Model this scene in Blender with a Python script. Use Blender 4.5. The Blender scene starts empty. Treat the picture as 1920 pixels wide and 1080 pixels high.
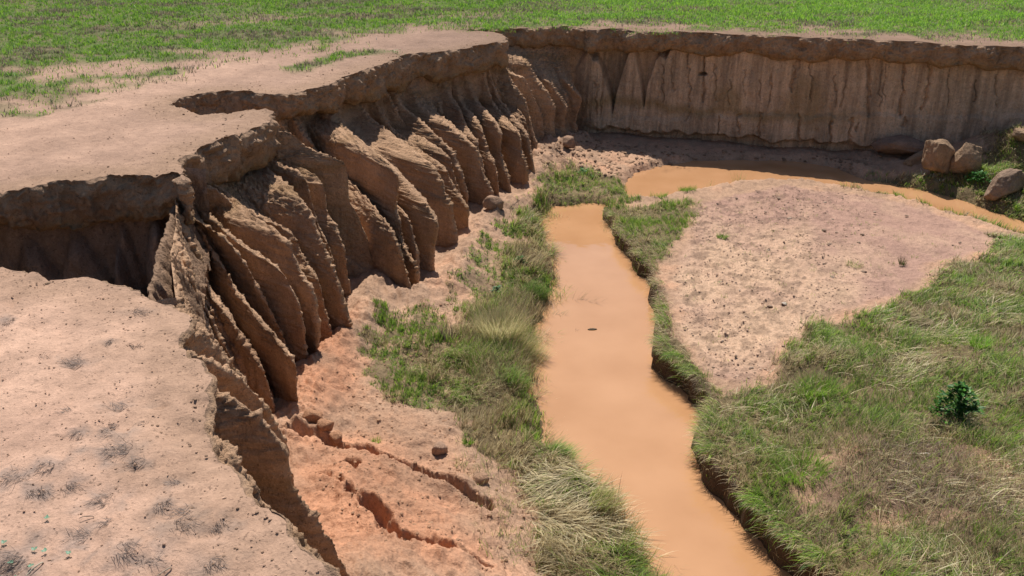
import bpy, math, random
import numpy as np
from mathutils import Vector
from mathutils.geometry import delaunay_2d_cdt

# ------------------------------------------------------------------ camera, sky, sun, exposure
sc = bpy.context.scene
COL = sc.collection
H = 2.4                                  # eye height over the plateau (z = 0)
TH = math.radians(24)
F = 1663.0
S_, C_ = math.sin(TH), math.cos(TH)
cam = bpy.data.objects.new('camera', bpy.data.cameras.new('camera'))
COL.objects.link(cam)
cam.location = (0, 0, H)
cam.rotation_euler = (math.pi / 2 - TH, 0, 0)
cam.data.sensor_width = 36
cam.data.lens = 36 * F / 1920
cam.data.clip_start = 0.05
cam.data.clip_end = 3000
sc.camera = cam

SUN_EL, SUN_AZ = math.radians(58.5), math.radians(-7)   # azimuth clockwise from +Y
w = bpy.data.worlds.new('World'); sc.world = w; w.use_nodes = True
nt = w.node_tree
sky = nt.nodes.new('ShaderNodeTexSky'); sky.sky_type = 'NISHITA'; sky.sun_disc = False
sky.sun_elevation = SUN_EL; sky.sun_rotation = SUN_AZ
sky.air_density = 1.0; sky.dust_density = 1.0
bg = nt.nodes['Background']; bg.inputs[1].default_value = 0.078
nt.links.new(sky.outputs[0], bg.inputs[0])
sd = Vector((math.sin(SUN_AZ) * math.cos(SUN_EL), math.cos(SUN_AZ) * math.cos(SUN_EL), math.sin(SUN_EL)))
sl = bpy.data.lights.new('sun', 'SUN'); sl.energy = 4.9; sl.angle = math.radians(0.5); sl.color = (1, 0.955, 0.88)
so = bpy.data.objects.new('sun', sl); COL.objects.link(so)
so.rotation_euler = sd.to_track_quat('Z', 'Y').to_euler(); so.location = (0, 0, 20)
sc.view_settings.view_transform = 'Standard'; sc.view_settings.look = 'None'
sc.view_settings.exposure = 0.24; sc.view_settings.gamma = 1
sc.render.engine = 'CYCLES'

# ------------------------------------------------------------------ maths helpers
rng = np.random.default_rng(7)
random.seed(7)
WATER = -2.25

def at(px, py, z=0.0):
    """ray through a photo pixel down to height z -> x, y"""
    px = np.asarray(px, float); py = np.asarray(py, float); z = np.asarray(z, float)
    t = (540 - py) / F
    d = (H - z) / (S_ - t * C_)
    return (px - 960) / F * d, d * (C_ + t * S_)

def atp(p, z):
    x, y = at(p[0], p[1], z); return np.array([float(x), float(y)])

def proj(x, y, z):
    d = y * C_ + (H - z) * S_; v = y * S_ - (H - z) * C_
    d = np.maximum(d, 0.05)
    return 960 + F * x / d, 540 - F * v / d

_perm = np.random.default_rng(99).permutation(256); _perm = np.concatenate([_perm, _perm, _perm])
_g = np.random.default_rng(5).normal(size=(256, 3)); _g /= np.linalg.norm(_g, axis=1)[:, None]

def noise3(x, y, z):
    xi = np.floor(x).astype(np.int64); yi = np.floor(y).astype(np.int64); zi = np.floor(z).astype(np.int64)
    xf = x - xi; yf = y - yi; zf_ = z - zi
    u = xf * xf * xf * (xf * (xf * 6 - 15) + 10); v = yf * yf * yf * (yf * (yf * 6 - 15) + 10)
    ww = zf_ * zf_ * zf_ * (zf_ * (zf_ * 6 - 15) + 10)
    out = 0
    for a in (0, 1):
        for b in (0, 1):
            for c in (0, 1):
                h = _perm[_perm[_perm[(xi + a) & 255] + ((yi + b) & 255)] + ((zi + c) & 255)]
                g = _g[h]
                dot = g[..., 0] * (xf - a) + g[..., 1] * (yf - b) + g[..., 2] * (zf_ - c)
                out = out + dot * (u if a else 1 - u) * (v if b else 1 - v) * (ww if c else 1 - ww)
    return out * 1.6

def fbm(x, y, z, f, o=4, gain=0.5):
    r = 0; a = 1.0
    for i in range(o):
        r = r + a * noise3(x * f + 17.3 * i, y * f + 5.1 * i, z * f + 9.7 * i); a *= gain; f *= 2.03
    return r

def smooth(a, b, x):
    t = np.clip((x - a) / (b - a), 0, 1); return t * t * (3 - 2 * t)

def inpoly(x, y, poly):
    r = np.zeros(np.shape(x), bool); n = len(poly)
    for i in range(n):
        x0, y0 = poly[i]; x1, y1 = poly[(i + 1) % n]
        c = ((y0 > y) != (y1 > y)) & (x < (x1 - x0) * (y - y0) / (y1 - y0 + 1e-12) + x0)
        r ^= c
    return r

def dist_line(x, y, pts, closed=False):
    d = np.full(np.shape(x), 1e9); n = len(pts)
    for i in range(n if closed else n - 1):
        ax, ay = pts[i]; bx, by = pts[(i + 1) % n]
        dx, dy = bx - ax, by - ay
        t = np.clip(((x - ax) * dx + (y - ay) * dy) / (dx * dx + dy * dy + 1e-12), 0, 1)
        d = np.minimum(d, np.hypot(x - ax - t * dx, y - ay - t * dy))
    return d

def sdist(x, y, poly):
    """signed distance, positive outside"""
    d = dist_line(x, y, poly, True)
    return np.where(inpoly(x, y, poly), -d, d)

def resample(pts, step):
    pts = np.asarray(pts, float)
    L = np.r_[0, np.cumsum(np.linalg.norm(np.diff(pts, axis=0), axis=1))]
    n = max(2, int(L[-1] / step) + 1); s = np.linspace(0, L[-1], n)
    return np.stack([np.interp(s, L, pts[:, k]) for k in range(pts.shape[1])], 1), s, L

def gsm(a, sig, axis=0):
    """gaussian smoothing along an axis"""
    if sig <= 0: return a
    r = int(3 * sig) + 1; k = np.exp(-0.5 * (np.arange(-r, r + 1) / sig) ** 2); k /= k.sum()
    a = np.moveaxis(a, axis, 0); p = np.concatenate([np.repeat(a[:1], r, 0), a, np.repeat(a[-1:], r, 0)])
    o = sum(k[i] * p[i:i + len(a)] for i in range(2 * r + 1))
    return np.moveaxis(o, 0, axis)

# ------------------------------------------------------------------ mesh + object helpers
def mesh_from(name, V, loops, counts, col=None, smoothf=True):
    me = bpy.data.meshes.new(name)
    V = np.asarray(V, np.float32); loops = np.asarray(loops, np.int32).ravel(); counts = np.asarray(counts, np.int32)
    me.vertices.add(len(V)); me.vertices.foreach_set('co', V.ravel())
    me.loops.add(len(loops)); me.loops.foreach_set('vertex_index', loops)
    me.polygons.add(len(counts))
    st = np.r_[0, np.cumsum(counts)[:-1]].astype(np.int32)
    me.polygons.foreach_set('loop_start', st); me.polygons.foreach_set('loop_total', counts)
    me.polygons.foreach_set('use_smooth', np.full(len(counts), smoothf, bool))
    me.update(calc_edges=True)
    if col is not None:
        a = me.attributes.new('Col', 'FLOAT_COLOR', 'POINT')
        c = np.ones((len(V), 4), np.float32); c[:, :3] = np.clip(col, 0, 1)
        a.data.foreach_set('color', c.ravel())
    return me

def grid_mesh(name, P, col=None, flip=False):
    n, m = P.shape[:2]
    i = np.arange(n * m).reshape(n, m)
    q = np.stack([i[:-1, :-1], i[1:, :-1], i[1:, 1:], i[:-1, 1:]], -1).reshape(-1, 4)
    if flip: q = q[:, ::-1]
    return mesh_from(name, P.reshape(-1, 3), q, np.full(len(q), 4), None if col is None else col.reshape(-1, 3))

def grid_normals(P):
    du = np.gradient(P, axis=0); dv = np.gradient(P, axis=1)
    n = np.cross(du, dv); n /= np.linalg.norm(n, axis=2)[..., None] + 1e-9
    return n

def add(name, me, mat, parent=None):
    o = bpy.data.objects.new(name, me); COL.objects.link(o)
    if mat: me.materials.append(mat)
    if parent: o.parent = parent
    return o

def tag(o, label=None, cat=None, group=None, kind=None):
    if label: o['label'] = label
    if cat: o['category'] = cat
    if group: o['group'] = group
    if kind: o['kind'] = kind
    return o

def empty(name, loc, label, cat, group=None):
    o = bpy.data.objects.new(name, None); COL.objects.link(o); o.location = loc
    o.empty_display_size = 0.1
    return tag(o, label, cat, group)

# ------------------------------------------------------------------ materials
def soil_mat(name, fine=(0.78, 1.18), bump=0.5, s1=60, s2=14, speck=0.0, streak=0.0, rough=0.93):
    m = bpy.data.materials.new(name); m.use_nodes = True; t = m.node_tree; N = t.nodes; L = t.links
    b = N['Principled BSDF']; b.inputs['Roughness'].default_value = rough
    b.inputs['Specular IOR Level'].default_value = 0.15
    tc = N.new('ShaderNodeTexCoord'); at_ = N.new('ShaderNodeAttribute'); at_.attribute_name = 'Col'
    def noise(scale, det, rgh=0.6, src=None):
        n = N.new('ShaderNodeTexNoise'); n.inputs['Scale'].default_value = scale
        n.inputs['Detail'].default_value = det; n.inputs['Roughness'].default_value = rgh
        L.new(src or tc.outputs['Object'], n.inputs['Vector']); return n
    def mr(src, a, b_, c, d):
        r = N.new('ShaderNodeMapRange'); r.inputs[1].default_value = a; r.inputs[2].default_value = b_
        r.inputs[3].default_value = c; r.inputs[4].default_value = d; L.new(src, r.inputs[0]); return r.outputs[0]
    def mul(a, b_):
        x = N.new('ShaderNodeMath'); x.operation = 'MULTIPLY'; L.new(a, x.inputs[0])
        if isinstance(b_, float): x.inputs[1].default_value = b_
        else: L.new(b_, x.inputs[1])
        return x.outputs[0]
    n1 = noise(s1, 6, 0.7); n2 = noise(s2, 5, 0.6); n3 = noise(2.3, 4)
    f = mul(mul(mr(n1.outputs[0], .3, .7, *fine), mr(n2.outputs[0], .3, .7, .86, 1.12)), mr(n3.outputs[0], .3, .7, .92, 1.08))
    if speck:
        ns = noise(42, 2, 0.5); f = mul(f, mr(ns.outputs[0], 0.30, 0.37, 1 - speck, 1))
        ns2 = noise(19, 3, 0.6); f = mul(f, mr(ns2.outputs[0], 0.29, 0.36, 1 - speck * .7, 1))
    if streak:
        mp = N.new('ShaderNodeMapping'); mp.inputs['Scale'].default_value = (1, 1, 0.06); L.new(tc.outputs['Object'], mp.inputs[0])
        nk = noise(22, 4, 0.65, mp.outputs[0]); f = mul(f, mr(nk.outputs[0], .32, .62, 1 - streak, 1 + streak * .4))
    mx = N.new('ShaderNodeVectorMath'); mx.operation = 'SCALE'; L.new(at_.outputs['Color'], mx.inputs[0]); L.new(f, mx.inputs['Scale'])
    L.new(mx.outputs[0], b.inputs['Base Color'])
    bm = N.new('ShaderNodeBump'); bm.inputs['Strength'].default_value = bump; bm.inputs['Distance'].default_value = 0.012
    L.new(n1.outputs[0], bm.inputs['Height'])
    bm2 = N.new('ShaderNodeBump'); bm2.inputs['Strength'].default_value = bump * .9; bm2.inputs['Distance'].default_value = 0.035
    L.new(n2.outputs[0], bm2.inputs['Height']); L.new(bm.outputs[0], bm2.inputs['Normal'])
    L.new(bm2.outputs[0], b.inputs['Normal'])
    return m

def leaf_mat(name, trans=0.35, rough=0.5):
    m = bpy.data.materials.new(name); m.use_nodes = True; t = m.node_tree; N = t.nodes; L = t.links
    b = N['Principled BSDF']; b.inputs['Roughness'].default_value = rough; b.inputs['Specular IOR Level'].default_value = 0.3
    a = N.new('ShaderNodeAttribute'); a.attribute_name = 'Col'
    tc = N.new('ShaderNodeTexCoord'); n = N.new('ShaderNodeTexNoise'); n.inputs['Scale'].default_value = 30
    L.new(tc.outputs['Object'], n.inputs['Vector'])
    r = N.new('ShaderNodeMapRange'); r.inputs[1].default_value = .3; r.inputs[2].default_value = .7
    r.inputs[3].default_value = .8; r.inputs[4].default_value = 1.2; L.new(n.outputs[0], r.inputs[0])
    s = N.new('ShaderNodeVectorMath'); s.operation = 'SCALE'; L.new(a.outputs['Color'], s.inputs[0]); L.new(r.outputs[0], s.inputs['Scale'])
    L.new(s.outputs[0], b.inputs['Base Color'])
    tr = N.new('ShaderNodeBsdfTranslucent'); L.new(s.outputs[0], tr.inputs['Color'])
    mx = N.new('ShaderNodeMixShader'); mx.inputs[0].default_value = trans
    L.new(b.outputs[0], mx.inputs[1]); L.new(tr.outputs[0], mx.inputs[2]); L.new(mx.outputs[0], N['Material Output'].inputs[0])
    return m

M_GROUND = soil_mat('plateau_soil', fine=(.84, 1.14), bump=.55, s1=75, s2=11, speck=.42)
M_WALL = soil_mat('wall_earth', fine=(.76, 1.2), bump=1.0, s1=85, s2=24, speck=.38, streak=.11)
M_FLOOR = soil_mat('gully_soil', fine=(.76, 1.2), bump=.8, s1=55, s2=13, speck=.3)
M_ROCK = soil_mat('earth_block', fine=(.7, 1.2), bump=.8, s1=60, s2=15)
M_GRASS = leaf_mat('grass_blade', .4)
M_DRY = leaf_mat('dead_stalk', .1, .8)
M_LEAF = leaf_mat('leaf', .3, .45)

mw = bpy.data.materials.new('muddy_water'); mw.use_nodes = True; t = mw.node_tree; N = t.nodes; L = t.links
b = N['Principled BSDF']; b.inputs['Roughness'].default_value = 0.035; b.inputs['IOR'].default_value = 1.33
b.inputs['Specular IOR Level'].default_value = 1.0
tc = N.new('ShaderNodeTexCoord'); n = N.new('ShaderNodeTexNoise'); n.inputs['Scale'].default_value = 1.3; n.inputs['Detail'].default_value = 5
L.new(tc.outputs['Object'], n.inputs['Vector'])
cr = N.new('ShaderNodeValToRGB'); cr.color_ramp.elements[0].position = .3; cr.color_ramp.elements[1].position = .7
cr.color_ramp.elements[0].color = (.43, .222, .105, 1); cr.color_ramp.elements[1].color = (.50, .268, .135, 1)
L.new(n.outputs[0], cr.inputs[0]); L.new(cr.outputs[0], b.inputs['Base Color'])
n2 = N.new('ShaderNodeTexNoise'); n2.inputs['Scale'].default_value = 9; n2.inputs['Detail'].default_value = 2
mp = N.new('ShaderNodeMapping'); mp.inputs['Scale'].default_value = (1, .6, 1); L.new(tc.outputs['Object'], mp.inputs[0]); L.new(mp.outputs[0], n2.inputs['Vector'])
bm = N.new('ShaderNodeBump'); bm.inputs['Strength'].default_value = .10; bm.inputs['Distance'].default_value = .01
L.new(n2.outputs[0], bm.inputs['Height']); L.new(bm.outputs[0], b.inputs['Normal'])
M_WATER = mw

# ------------------------------------------------------------------ plan of the gully, from the photo
RIM_PX = [(640,1080),(590,1052),(547,1013),(507,960),(467,920),(430,870),(392,850),(383,805),(400,765),(390,715),(372,680),(345,657),(330,637),(350,610),(338,575),(295,556),(250,540),(180,525),(100,530),(50,505),(0,505)]
RIM_PX2 = [(0,355),(60,350),(110,338),(150,335),(200,328),(265,326),(330,323),(345,335),(335,300),(370,276),(420,262),(470,245),(500,232),(514,213),(480,208),(440,212),(370,216),(320,200),(340,186),(380,176),(440,170),(500,174),(560,170),(620,155),(640,141),(700,126),(730,114),(760,102),(850,92),(925,80),(948,74),(946,65),(905,60),(872,57),(885,53),(940,55),(1000,52),(1060,50),(1105,55),(1150,53),(1200,57),(1300,60),(1400,64),(1500,70),(1600,75),(1700,78),(1810,84),(1920,86)]
rim = [(7, -14), (4, -6), (2.4, -2), (1.3, .4), (.5, 1.5), (-.1, 2.05), (-.5, 2.45)]
rt = [1.2] * len(rim)
for p in RIM_PX: rim.append(tuple(atp(p, 0)))
# thickness of the overhanging topsoil cap at each rim point
rt = [.10] * 7 + [.07, .07, .07, .07, .08, .12, .14, .12, .1, .1, .1, .1, .1, .12, .12, .12, .14, .2, .25, .25, .3]
rim += [(-4.4, 5.9), (-5.3, 6.3), (-5.4, 7.1), (-5.0, 7.5)]; rt += [.3, .35, .4, .45]
for p in RIM_PX2: rim.append(tuple(atp(p, 0)))
rt += [.48, .46, .42, .42, .44, .46, .5, .5, .5, .52, .5, .5, .5, .5, .5, .5, .5, .48, .45, .42, .42, .42, .4, .42, .45, .5, .5, .52, .5, .5, .5, .45] + [.4] * 16
rim += [(10.5, 15.2), (13, 13), (18, 8), (24, 0), (28, -14)]; rt += [.4] * 5
assert len(rim) == len(rt), (len(rim), len(rt))
rim3 = np.c_[np.array(rim), np.array(rt)]
Rs, Rss, _ = resample(rim3, .02)
# straight far-away ends need no such density
keep = np.ones(len(Rs), bool); far_ = (Rs[:, 1] < 1.2) | (Rs[:, 0] > 12); keep[far_] = False; keep[np.where(far_)[0][::12]] = True
Rs = Rs[keep]
Rs[:, :2] = gsm(Rs[:, :2], 1.2)
dirv = np.gradient(Rs[:, :2], axis=0); dirv = gsm(dirv, 3); dirv /= np.linalg.norm(dirv, axis=1)[:, None] + 1e-9
nout = np.c_[dirv[:, 1], -dirv[:, 0]]           # towards the gully (it lies right of the walking direction)
wob = (fbm(Rs[:, 0], Rs[:, 1], Rs[:, 0] * 0, 2.2, 3) * .05 + fbm(Rs[:, 0], Rs[:, 1], Rs[:, 0] * 0 + 3, 9, 3) * .022)
Rxy = Rs[:, :2] + nout * wob[:, None]
RIMXY = Rxy
RIMC = RIMXY[::12]

def zplat(x, y):
    """height of the plateau"""
    r = np.hypot(x, y)
    z = fbm(x, y, x * 0, .5, 2) * .03 + fbm(x, y, x * 0 + 4, 2.2, 3) * .022 * smooth(60, 10, r)
    nr = r < 12
    if nr.any():
        a_, b_ = x[nr], y[nr]; n0 = a_ * 0
        w1 = fbm(a_, b_, n0 + 13, 1.1, 2) * .5
        ch = np.abs(noise3(a_ * 1.5 + w1 * 2, b_ * .8 + w1, n0 + 3))              # shallow wash channels
        dent = np.clip(noise3(a_ * 5.5, b_ * 5.5, n0 + 8) - .28, 0, 1)             # hoof dents
        z[nr] += -smooth(.10, .0, ch) * .022 - dent * .055 + np.abs(fbm(a_, b_, n0 + 19, 24, 2)) * .006
    z = z + np.where(r < 14, fbm(x, y, x * 0 + 9, 11, 3) * .010, 0)
    px, py = proj(x, y, z * 0)
    # the worn track
    return z * smooth(400, 100, r)

PINK = np.array([.50, .318, .228]); PINKD = np.array([.36, .225, .160]); GRN = np.array([.085, .125, .030]); BRN = np.array([.17, .125, .075])
FIELD_PX = [(-900,420),(-300,245),(0,188),(60,182),(100,165),(150,160),(200,150),(260,140),(300,133),(350,118),(400,104),(460,96),(520,84),(580,74),(640,62),(700,54),(760,49),(860,44),(950,46),(1040,41),(1130,39),(1200,42),(1300,49),(1400,54),(1500,60),(1600,66),(1700,70),(1800,75),(1920,79)]
FIELD = [tuple(atp(p, 0)) for p in FIELD_PX] + [(11, 16.2), (14, 14.5), (20, 8), (30, -5), (60, -14), (400, -14), (400, 600), (-400, 600), (-400, 2)]
PATCH = [atp(p, 0) for p in [(690,98),(640,106),(590,122),(560,130)]]

def field_mask(x, y):
    """0 bare .. 1 grass on the plateau"""
    px, py = proj(x, y, x * 0)
    d = sdist(x, y, FIELD)
    nz = fbm(x, y, x * 0 + 1, .9, 3) * .5 + fbm(x, y, x * 0 + 8, 3.0, 3) * .35
    d = d / (0.5 + .09 * np.clip(y - 6, 0, 12)) 
    g = smooth(1.0, -.6, d * 1.0 + nz * 1.3 + .55 * smooth(1100, 1500, px))
    bare = fbm(x * .6, y, x * 0 + 21, .55, 3)
    left = smooth(1100, 600, px) * smooth(-3, -.5, d)
    g = g * (1 - smooth(.22, .42, bare) * (.35 + .5 * left))
    # green strip beside the track and along the far brim
    dp = dist_line(x, y, PATCH) + nz * .18
    g = np.maximum(g, smooth(.30, .08, dp) * .95)
    dq = dist_line(x, y, [atp(p, 0) for p in [(905,49),(960,49),(990,49.5)]]) + nz * .15
    g = np.maximum(g, smooth(.25, .05, dq) * .8)
    for q, rr in (((120,200), .16), ((45,183), .15), ((100,172), .2), ((20,190), .12), ((165,190), .12), ((60,212), .1)):
        c = atp(q, 0); g = np.maximum(g, smooth(rr * 1.3, rr * .3, np.hypot((x - c[0]) * .6, y - c[1]) + nz * .25) * .6)
    return np.clip(g, 0, 1)

# ---- plateau points
outer = [(400, -14), (400, 600), (-400, 600), (-400, -14)]
# straight ends far from view keep the loop simple
poly = [tuple(p) for p in RIMXY] + outer
pts = []
ths = []
r = 1.6
while r < 700:
    fine = .0105 if r < 7 else (.012 if r < 20 else .03)
    a0, a1 = (-1.35, 1.1) 
    n = int((a1 - a0) / fine)
    a = a0 + (np.arange(n) + rng.random(n) * .8) * fine
    rr = r * (1 + (rng.random(n) - .5) * fine)
    pts.append(np.c_[rr * np.sin(a), rr * np.cos(a)])
    r *= 1 + fine * (1.3 if r < 9 else (1.6 if r < 22 else 2.5))
pts = np.concatenate(pts)
pts = pts[(pts[:, 0] > -395) & (pts[:, 0] < 395) & (pts[:, 1] < 595) & (pts[:, 1] > -13)]
pts = pts[inpoly(pts[:, 0], pts[:, 1], poly)]
dr = dist_line(pts[:, 0], pts[:, 1], RIMC)
pts = pts[dr > .015]
nb = len(poly)
co = [Vector(p) for p in poly] + [Vector(p) for p in pts]
vo, ed, fa, *_r = delaunay_2d_cdt(co, [], [list(range(nb))], 1, 1e-6)
V = np.array([tuple(v) for v in vo]); z = zplat(V[:, 0], V[:, 1])
fa = [f for f in fa if len(f) == 3]
STAIN = [(262,583,1.2),(14,600,1),(140,678,1.5),(205,640,.8),(288,758,.7),(222,755,1.1),(150,812,.8),(226,846,1.9),(210,810,1.2),(35,898,1.3),(90,880,1.),(260,868,.8),(325,902,1.),(130,912,.9),(195,930,1.3),(70,925,1.2),(300,948,1.),(345,960,1.2),(150,1000,1.),(340,990,1.4),(410,990,1.3),(230,1035,1.2),(275,1050,1.3),(20,1045,2.2),(400,1060,1.2)]
def plat_col(x, y):
    g = field_mask(x, y)
    px, py = proj(x, y, x * 0)
    v = fbm(x, y, x * 0 + 2, 1.1, 4) * .5 + .5
    c = PINK + (PINKD - PINK) * np.clip((v - .35) * 1.1, 0, 1)[:, None] * .55
    c = c * (1 + .16 * fbm(x, y, x * 0 + 77, 3.5, 4))[:, None]
    for q2, rr, kk in (((60, 800), .35, .6), ((210, 560), .3, .35), ((420, 960), .3, .3), ((60, 1060), .25, .4)):
        q_ = atp(q2, 0); c = c + (np.array([.38, .235, .170]) - c) * (smooth(1.2, .3, np.hypot(x - q_[0], y - q_[1]) / rr + v * .5) * kk)[:, None]
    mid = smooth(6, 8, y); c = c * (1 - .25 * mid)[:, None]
    trk = [atp(p, 0) for p in [(-60,300),(60,245),(200,200),(330,150),(480,115),(640,82),(780,62),(860,50)]]
    tk = smooth(.45, .1, dist_line(x, y, trk) / (1 + .05 * y)); c = c * (1 + .16 * tk)[:, None]
    for a_, b2, k_ in STAIN:
        q_ = atp((a_, b2), 0); dq = np.hypot((x - q_[0]) * .8, (y - q_[1]) * 1.1) / (.055 * k_)
        m_ = dq < 3
        if m_.any():
            nn_ = fbm(x[m_] * .5, y[m_], x[m_] * 0 + 2, 22, 3)
            c[m_] += (np.array([.27, .20, .165]) - c[m_]) * (smooth(1.5, .2, dq[m_] + nn_ * 1.3) * .8)[:, None]
    # darker crumbly soil near the brim
    d = dist_line(x, y, RIMC)
    fgm = (y < 6.2) 
    k = smooth(.65, .04, d + fbm(x, y, x * 0 + 6, 4, 3) * .12) * np.where(fgm, .6, .85)
    c = c + (np.array([.30, .19, .125]) - c) * k[:, None]
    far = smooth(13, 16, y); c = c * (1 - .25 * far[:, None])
    tuftn = smooth(.1, .5, fbm(x, y, x * 0 + 31, 1.7, 3))
    gc = GRN + (BRN - GRN) * np.clip(tuftn * .8 + .15, 0, 1)[:, None]
    return c + (gc - c) * (smooth(.15, .8, g) * .9)[:, None]
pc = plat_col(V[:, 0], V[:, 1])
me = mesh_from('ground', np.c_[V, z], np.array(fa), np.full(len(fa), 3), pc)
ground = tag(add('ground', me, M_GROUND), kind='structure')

# ---- overhanging brim of the plateau, swept along the rim
prof = [(0, 0), (.012, -.006), (.022, -.02), (.03, -.04)]
ncap = 44
us = np.linspace(0, 1, ncap)
cp = np.array([(0, 0, 0), (.018, 0, .10), (.03, .0, .3), (.02, 0, .6), (-.02, 0, .88), (-.10, 0, 1.0), (-.22, 0, 1.02), (-.40, 0, .85)])
cu = [0, .12, .28, .5, .66, .76, .86, 1]
o_ = np.interp(us, cu, cp[:, 0]); zt = np.interp(us, cu, cp[:, 2])
cor = np.ones(len(RIMXY))
for q_ in ((345,335), (514,213), (948,74), (330,637), (250,540)):
    q_ = atp(q_, 0); cor = np.minimum(cor, np.clip(np.hypot(*(RIMXY - q_).T) / .9, .12, 1))
o2_ = np.where(o_ < 0, 1, 0)[None] * (cor[:, None] - 1) + 1
X = RIMXY[:, None, :] + nout[:, None, :] * (o_[None, :] * o2_)[..., None]
zr = zplat(RIMXY[:, 0], RIMXY[:, 1])
tvar = Rs[:, 2] * (1 + .28 * fbm(Rs[:, 0], Rs[:, 1], Rs[:, 0] * 0 + 2, 1.6, 3))
Z = zr[:, None] - zt[None, :] * tvar[:, None]
P = np.concatenate([X, Z[..., None]], 2)
nrm = grid_normals(P)
fade = smooth(0, .08, us)[None, :, None]
x, y, z = P[..., 0], P[..., 1], P[..., 2]
inner = smooth(.95, .7, us)[None, :]
lump = fbm(x, y, z, 3.5, 3) * .075 + np.abs(fbm(x, y, z, 11, 3)) * .055 - .02 + fbm(x, y, z, 38, 2) * .009
outn = np.concatenate([np.broadcast_to(nout[:, None, :], X.shape), np.zeros(Z.shape + (1,))], 2)
sgn = 1
P = P + outn * (lump * inner)[..., None] * fade * np.minimum(1, tvar / .3)[:, None, None]
P[..., 2] += (fbm(x, y, z + 7, 9, 2) * .02) * fade[..., 0] * smooth(1, .6, us)[None]
v = fbm(x, y, z * 1.5, 3.5, 4)
cc = np.array([.40, .255, .16]) * (1 + .3 * v[..., None])
topk = smooth(.12, .0, us)[None, :, None]; cc = cc + (np.array([.31, .20, .135]) - cc) * topk
yel = smooth(.45, .75, us + v * .12) * smooth(1.0, .8, us)
cc = cc + (np.array([.27, .16, .055]) * (1 + .2 * v[..., None]) - cc) * (yel * .55)[..., None]
me = grid_mesh('gully_brim', P, cc, flip=True)
tag(add('gully_brim', me, M_WALL), kind='structure')

# ------------------------------------------------------------------ floor of the gully
WATER_PX = [(1330,1200),(1262,1080),(1215,1000),(1160,920),(1110,880),(1050,830),(1035,780),(1020,740),(1003,695),(1010,650),(1035,600),(1040,560),(1060,520),(1050,480),(1030,440),(1028,405),(1045,391),(1100,387),(1125,388),(1130,412),(1150,450),(1180,498),(1212,528),(1220,590),(1230,640),(1222,690),(1270,728),(1308,760),(1322,790),(1305,835),(1290,860),(1325,905),(1375,965),(1425,1025),(1490,1090),(1600,1200),(1750,1330),(1500,1400)]
POOL_PX = [(1185,347),(1200,330),(1240,318),(1300,307),(1400,304),(1500,308),(1560,318),(1590,330),(1621,340),(1702,355),(1764,369),(1825,390),(1886,410),(1940,428),(2100,470),(2300,540),(2320,580),(2100,500),(1900,436),(1845,421),(1784,403),(1733,387),(1674,372),(1641,364),(1560,349),(1500,343),(1400,343),(1330,350),(1270,364),(1220,373),(1192,372)]
WP = [tuple(atp(p, WATER)) for p in WATER_PX]; PP = [tuple(atp(p, WATER)) for p in POOL_PX]
STEEP = [tuple(atp(p, WATER)) for p in [(1130,412),(1150,450),(1180,498),(1212,528),(1220,590),(1230,640),(1222,690),(1270,728),(1308,760),(1322,790),(1305,835),(1290,860),(1325,905),(1375,965),(1425,1025),(1490,1090),(1600,1200),(1750,1330)]]
CT = [ # px, py, z   heights of the gully floor
 (1000,600,-2.17),(960,560,-2.15),(900,620,-2.08),(1000,450,-2.18),(960,420,-2.14),(900,500,-2.08),(850,560,-2.08),(1040,350,-2.17),(1010,330,-2.08),
 (1060,300,-2.08),(1130,350,-2.16),(1090,280,-2.1),(1250,280,-2.12),(1400,283,-2.13),(1560,292,-2.12),(1640,310,-2.1),(1150,310,-2.15),(1300,294,-2.17),(1450,293,-2.17),
 (760,620,-1.98),(700,640,-1.95),(700,700,-1.9),(800,700,-2.0),(900,750,-2.08),(1000,800,-2.14),(660,720,-1.86),(620,790,-1.86),(580,815,-1.88),(700,800,-1.9),(850,850,-1.98),(950,850,-2.08),
 (1000,950,-2.1),(900,950,-1.95),(1100,950,-2.14),(1150,1040,-2.14),(1050,1080,-2.05),(950,1080,-1.88),(850,1080,-1.7),(770,1080,-1.52),(700,1060,-1.36),(780,980,-1.72),(700,960,-1.62),(640,900,-1.72),(600,860,-1.82),(1150,1150,-2.0),(900,1200,-1.6),(700,1180,-1.1),
 (1190,440,-2.06),(1240,520,-2.03),(1260,620,-2.02),(1270,690,-2.0),(1360,740,-2.0),(1340,820,-2.02),(1350,880,-2.02),(1450,1000,-2.0),(1560,1080,-1.99),(1250,390,-2.1),(1200,385,-2.13),
 (1300,450,-2.02),(1400,380,-2.12),(1400,500,-1.96),(1500,400,-2.05),(1500,600,-1.93),(1600,370,-2.12),(1700,450,-1.98),(1650,520,-1.95),(1820,440,-2.02),(1900,500,-1.93),(1750,600,-1.9),(1600,700,-1.88),(1750,750,-1.84),(1900,700,-1.82),(1700,900,-1.82),(1900,1000,-1.76),(1700,1080,-1.8),(2200,700,-1.75),(2200,1000,-1.65),(1700,400,-2.12),(1850,436,-2.14),(1780,420,-2.1),(1610,368,-2.14),
 (1700,330,-2.12),(1780,345,-2.1),(1850,370,-2.11),(1920,395,-2.1),(1780,325,-2.0),(1700,300,-2.02),(1850,320,-1.9),(1920,340,-1.9),(1850,290,-1.72),(1920,280,-1.62),(1880,255,-1.42),(1920,225,-1.12),(1850,256,-1.75),(1750,270,-1.95),(2000,230,-1.1),(2050,300,-1.4),(2100,400,-1.9),(2300,250,-.9)]
CTW = np.array([[*atp((a, b_), z_), z_] for a, b_, z_ in CT])
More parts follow.
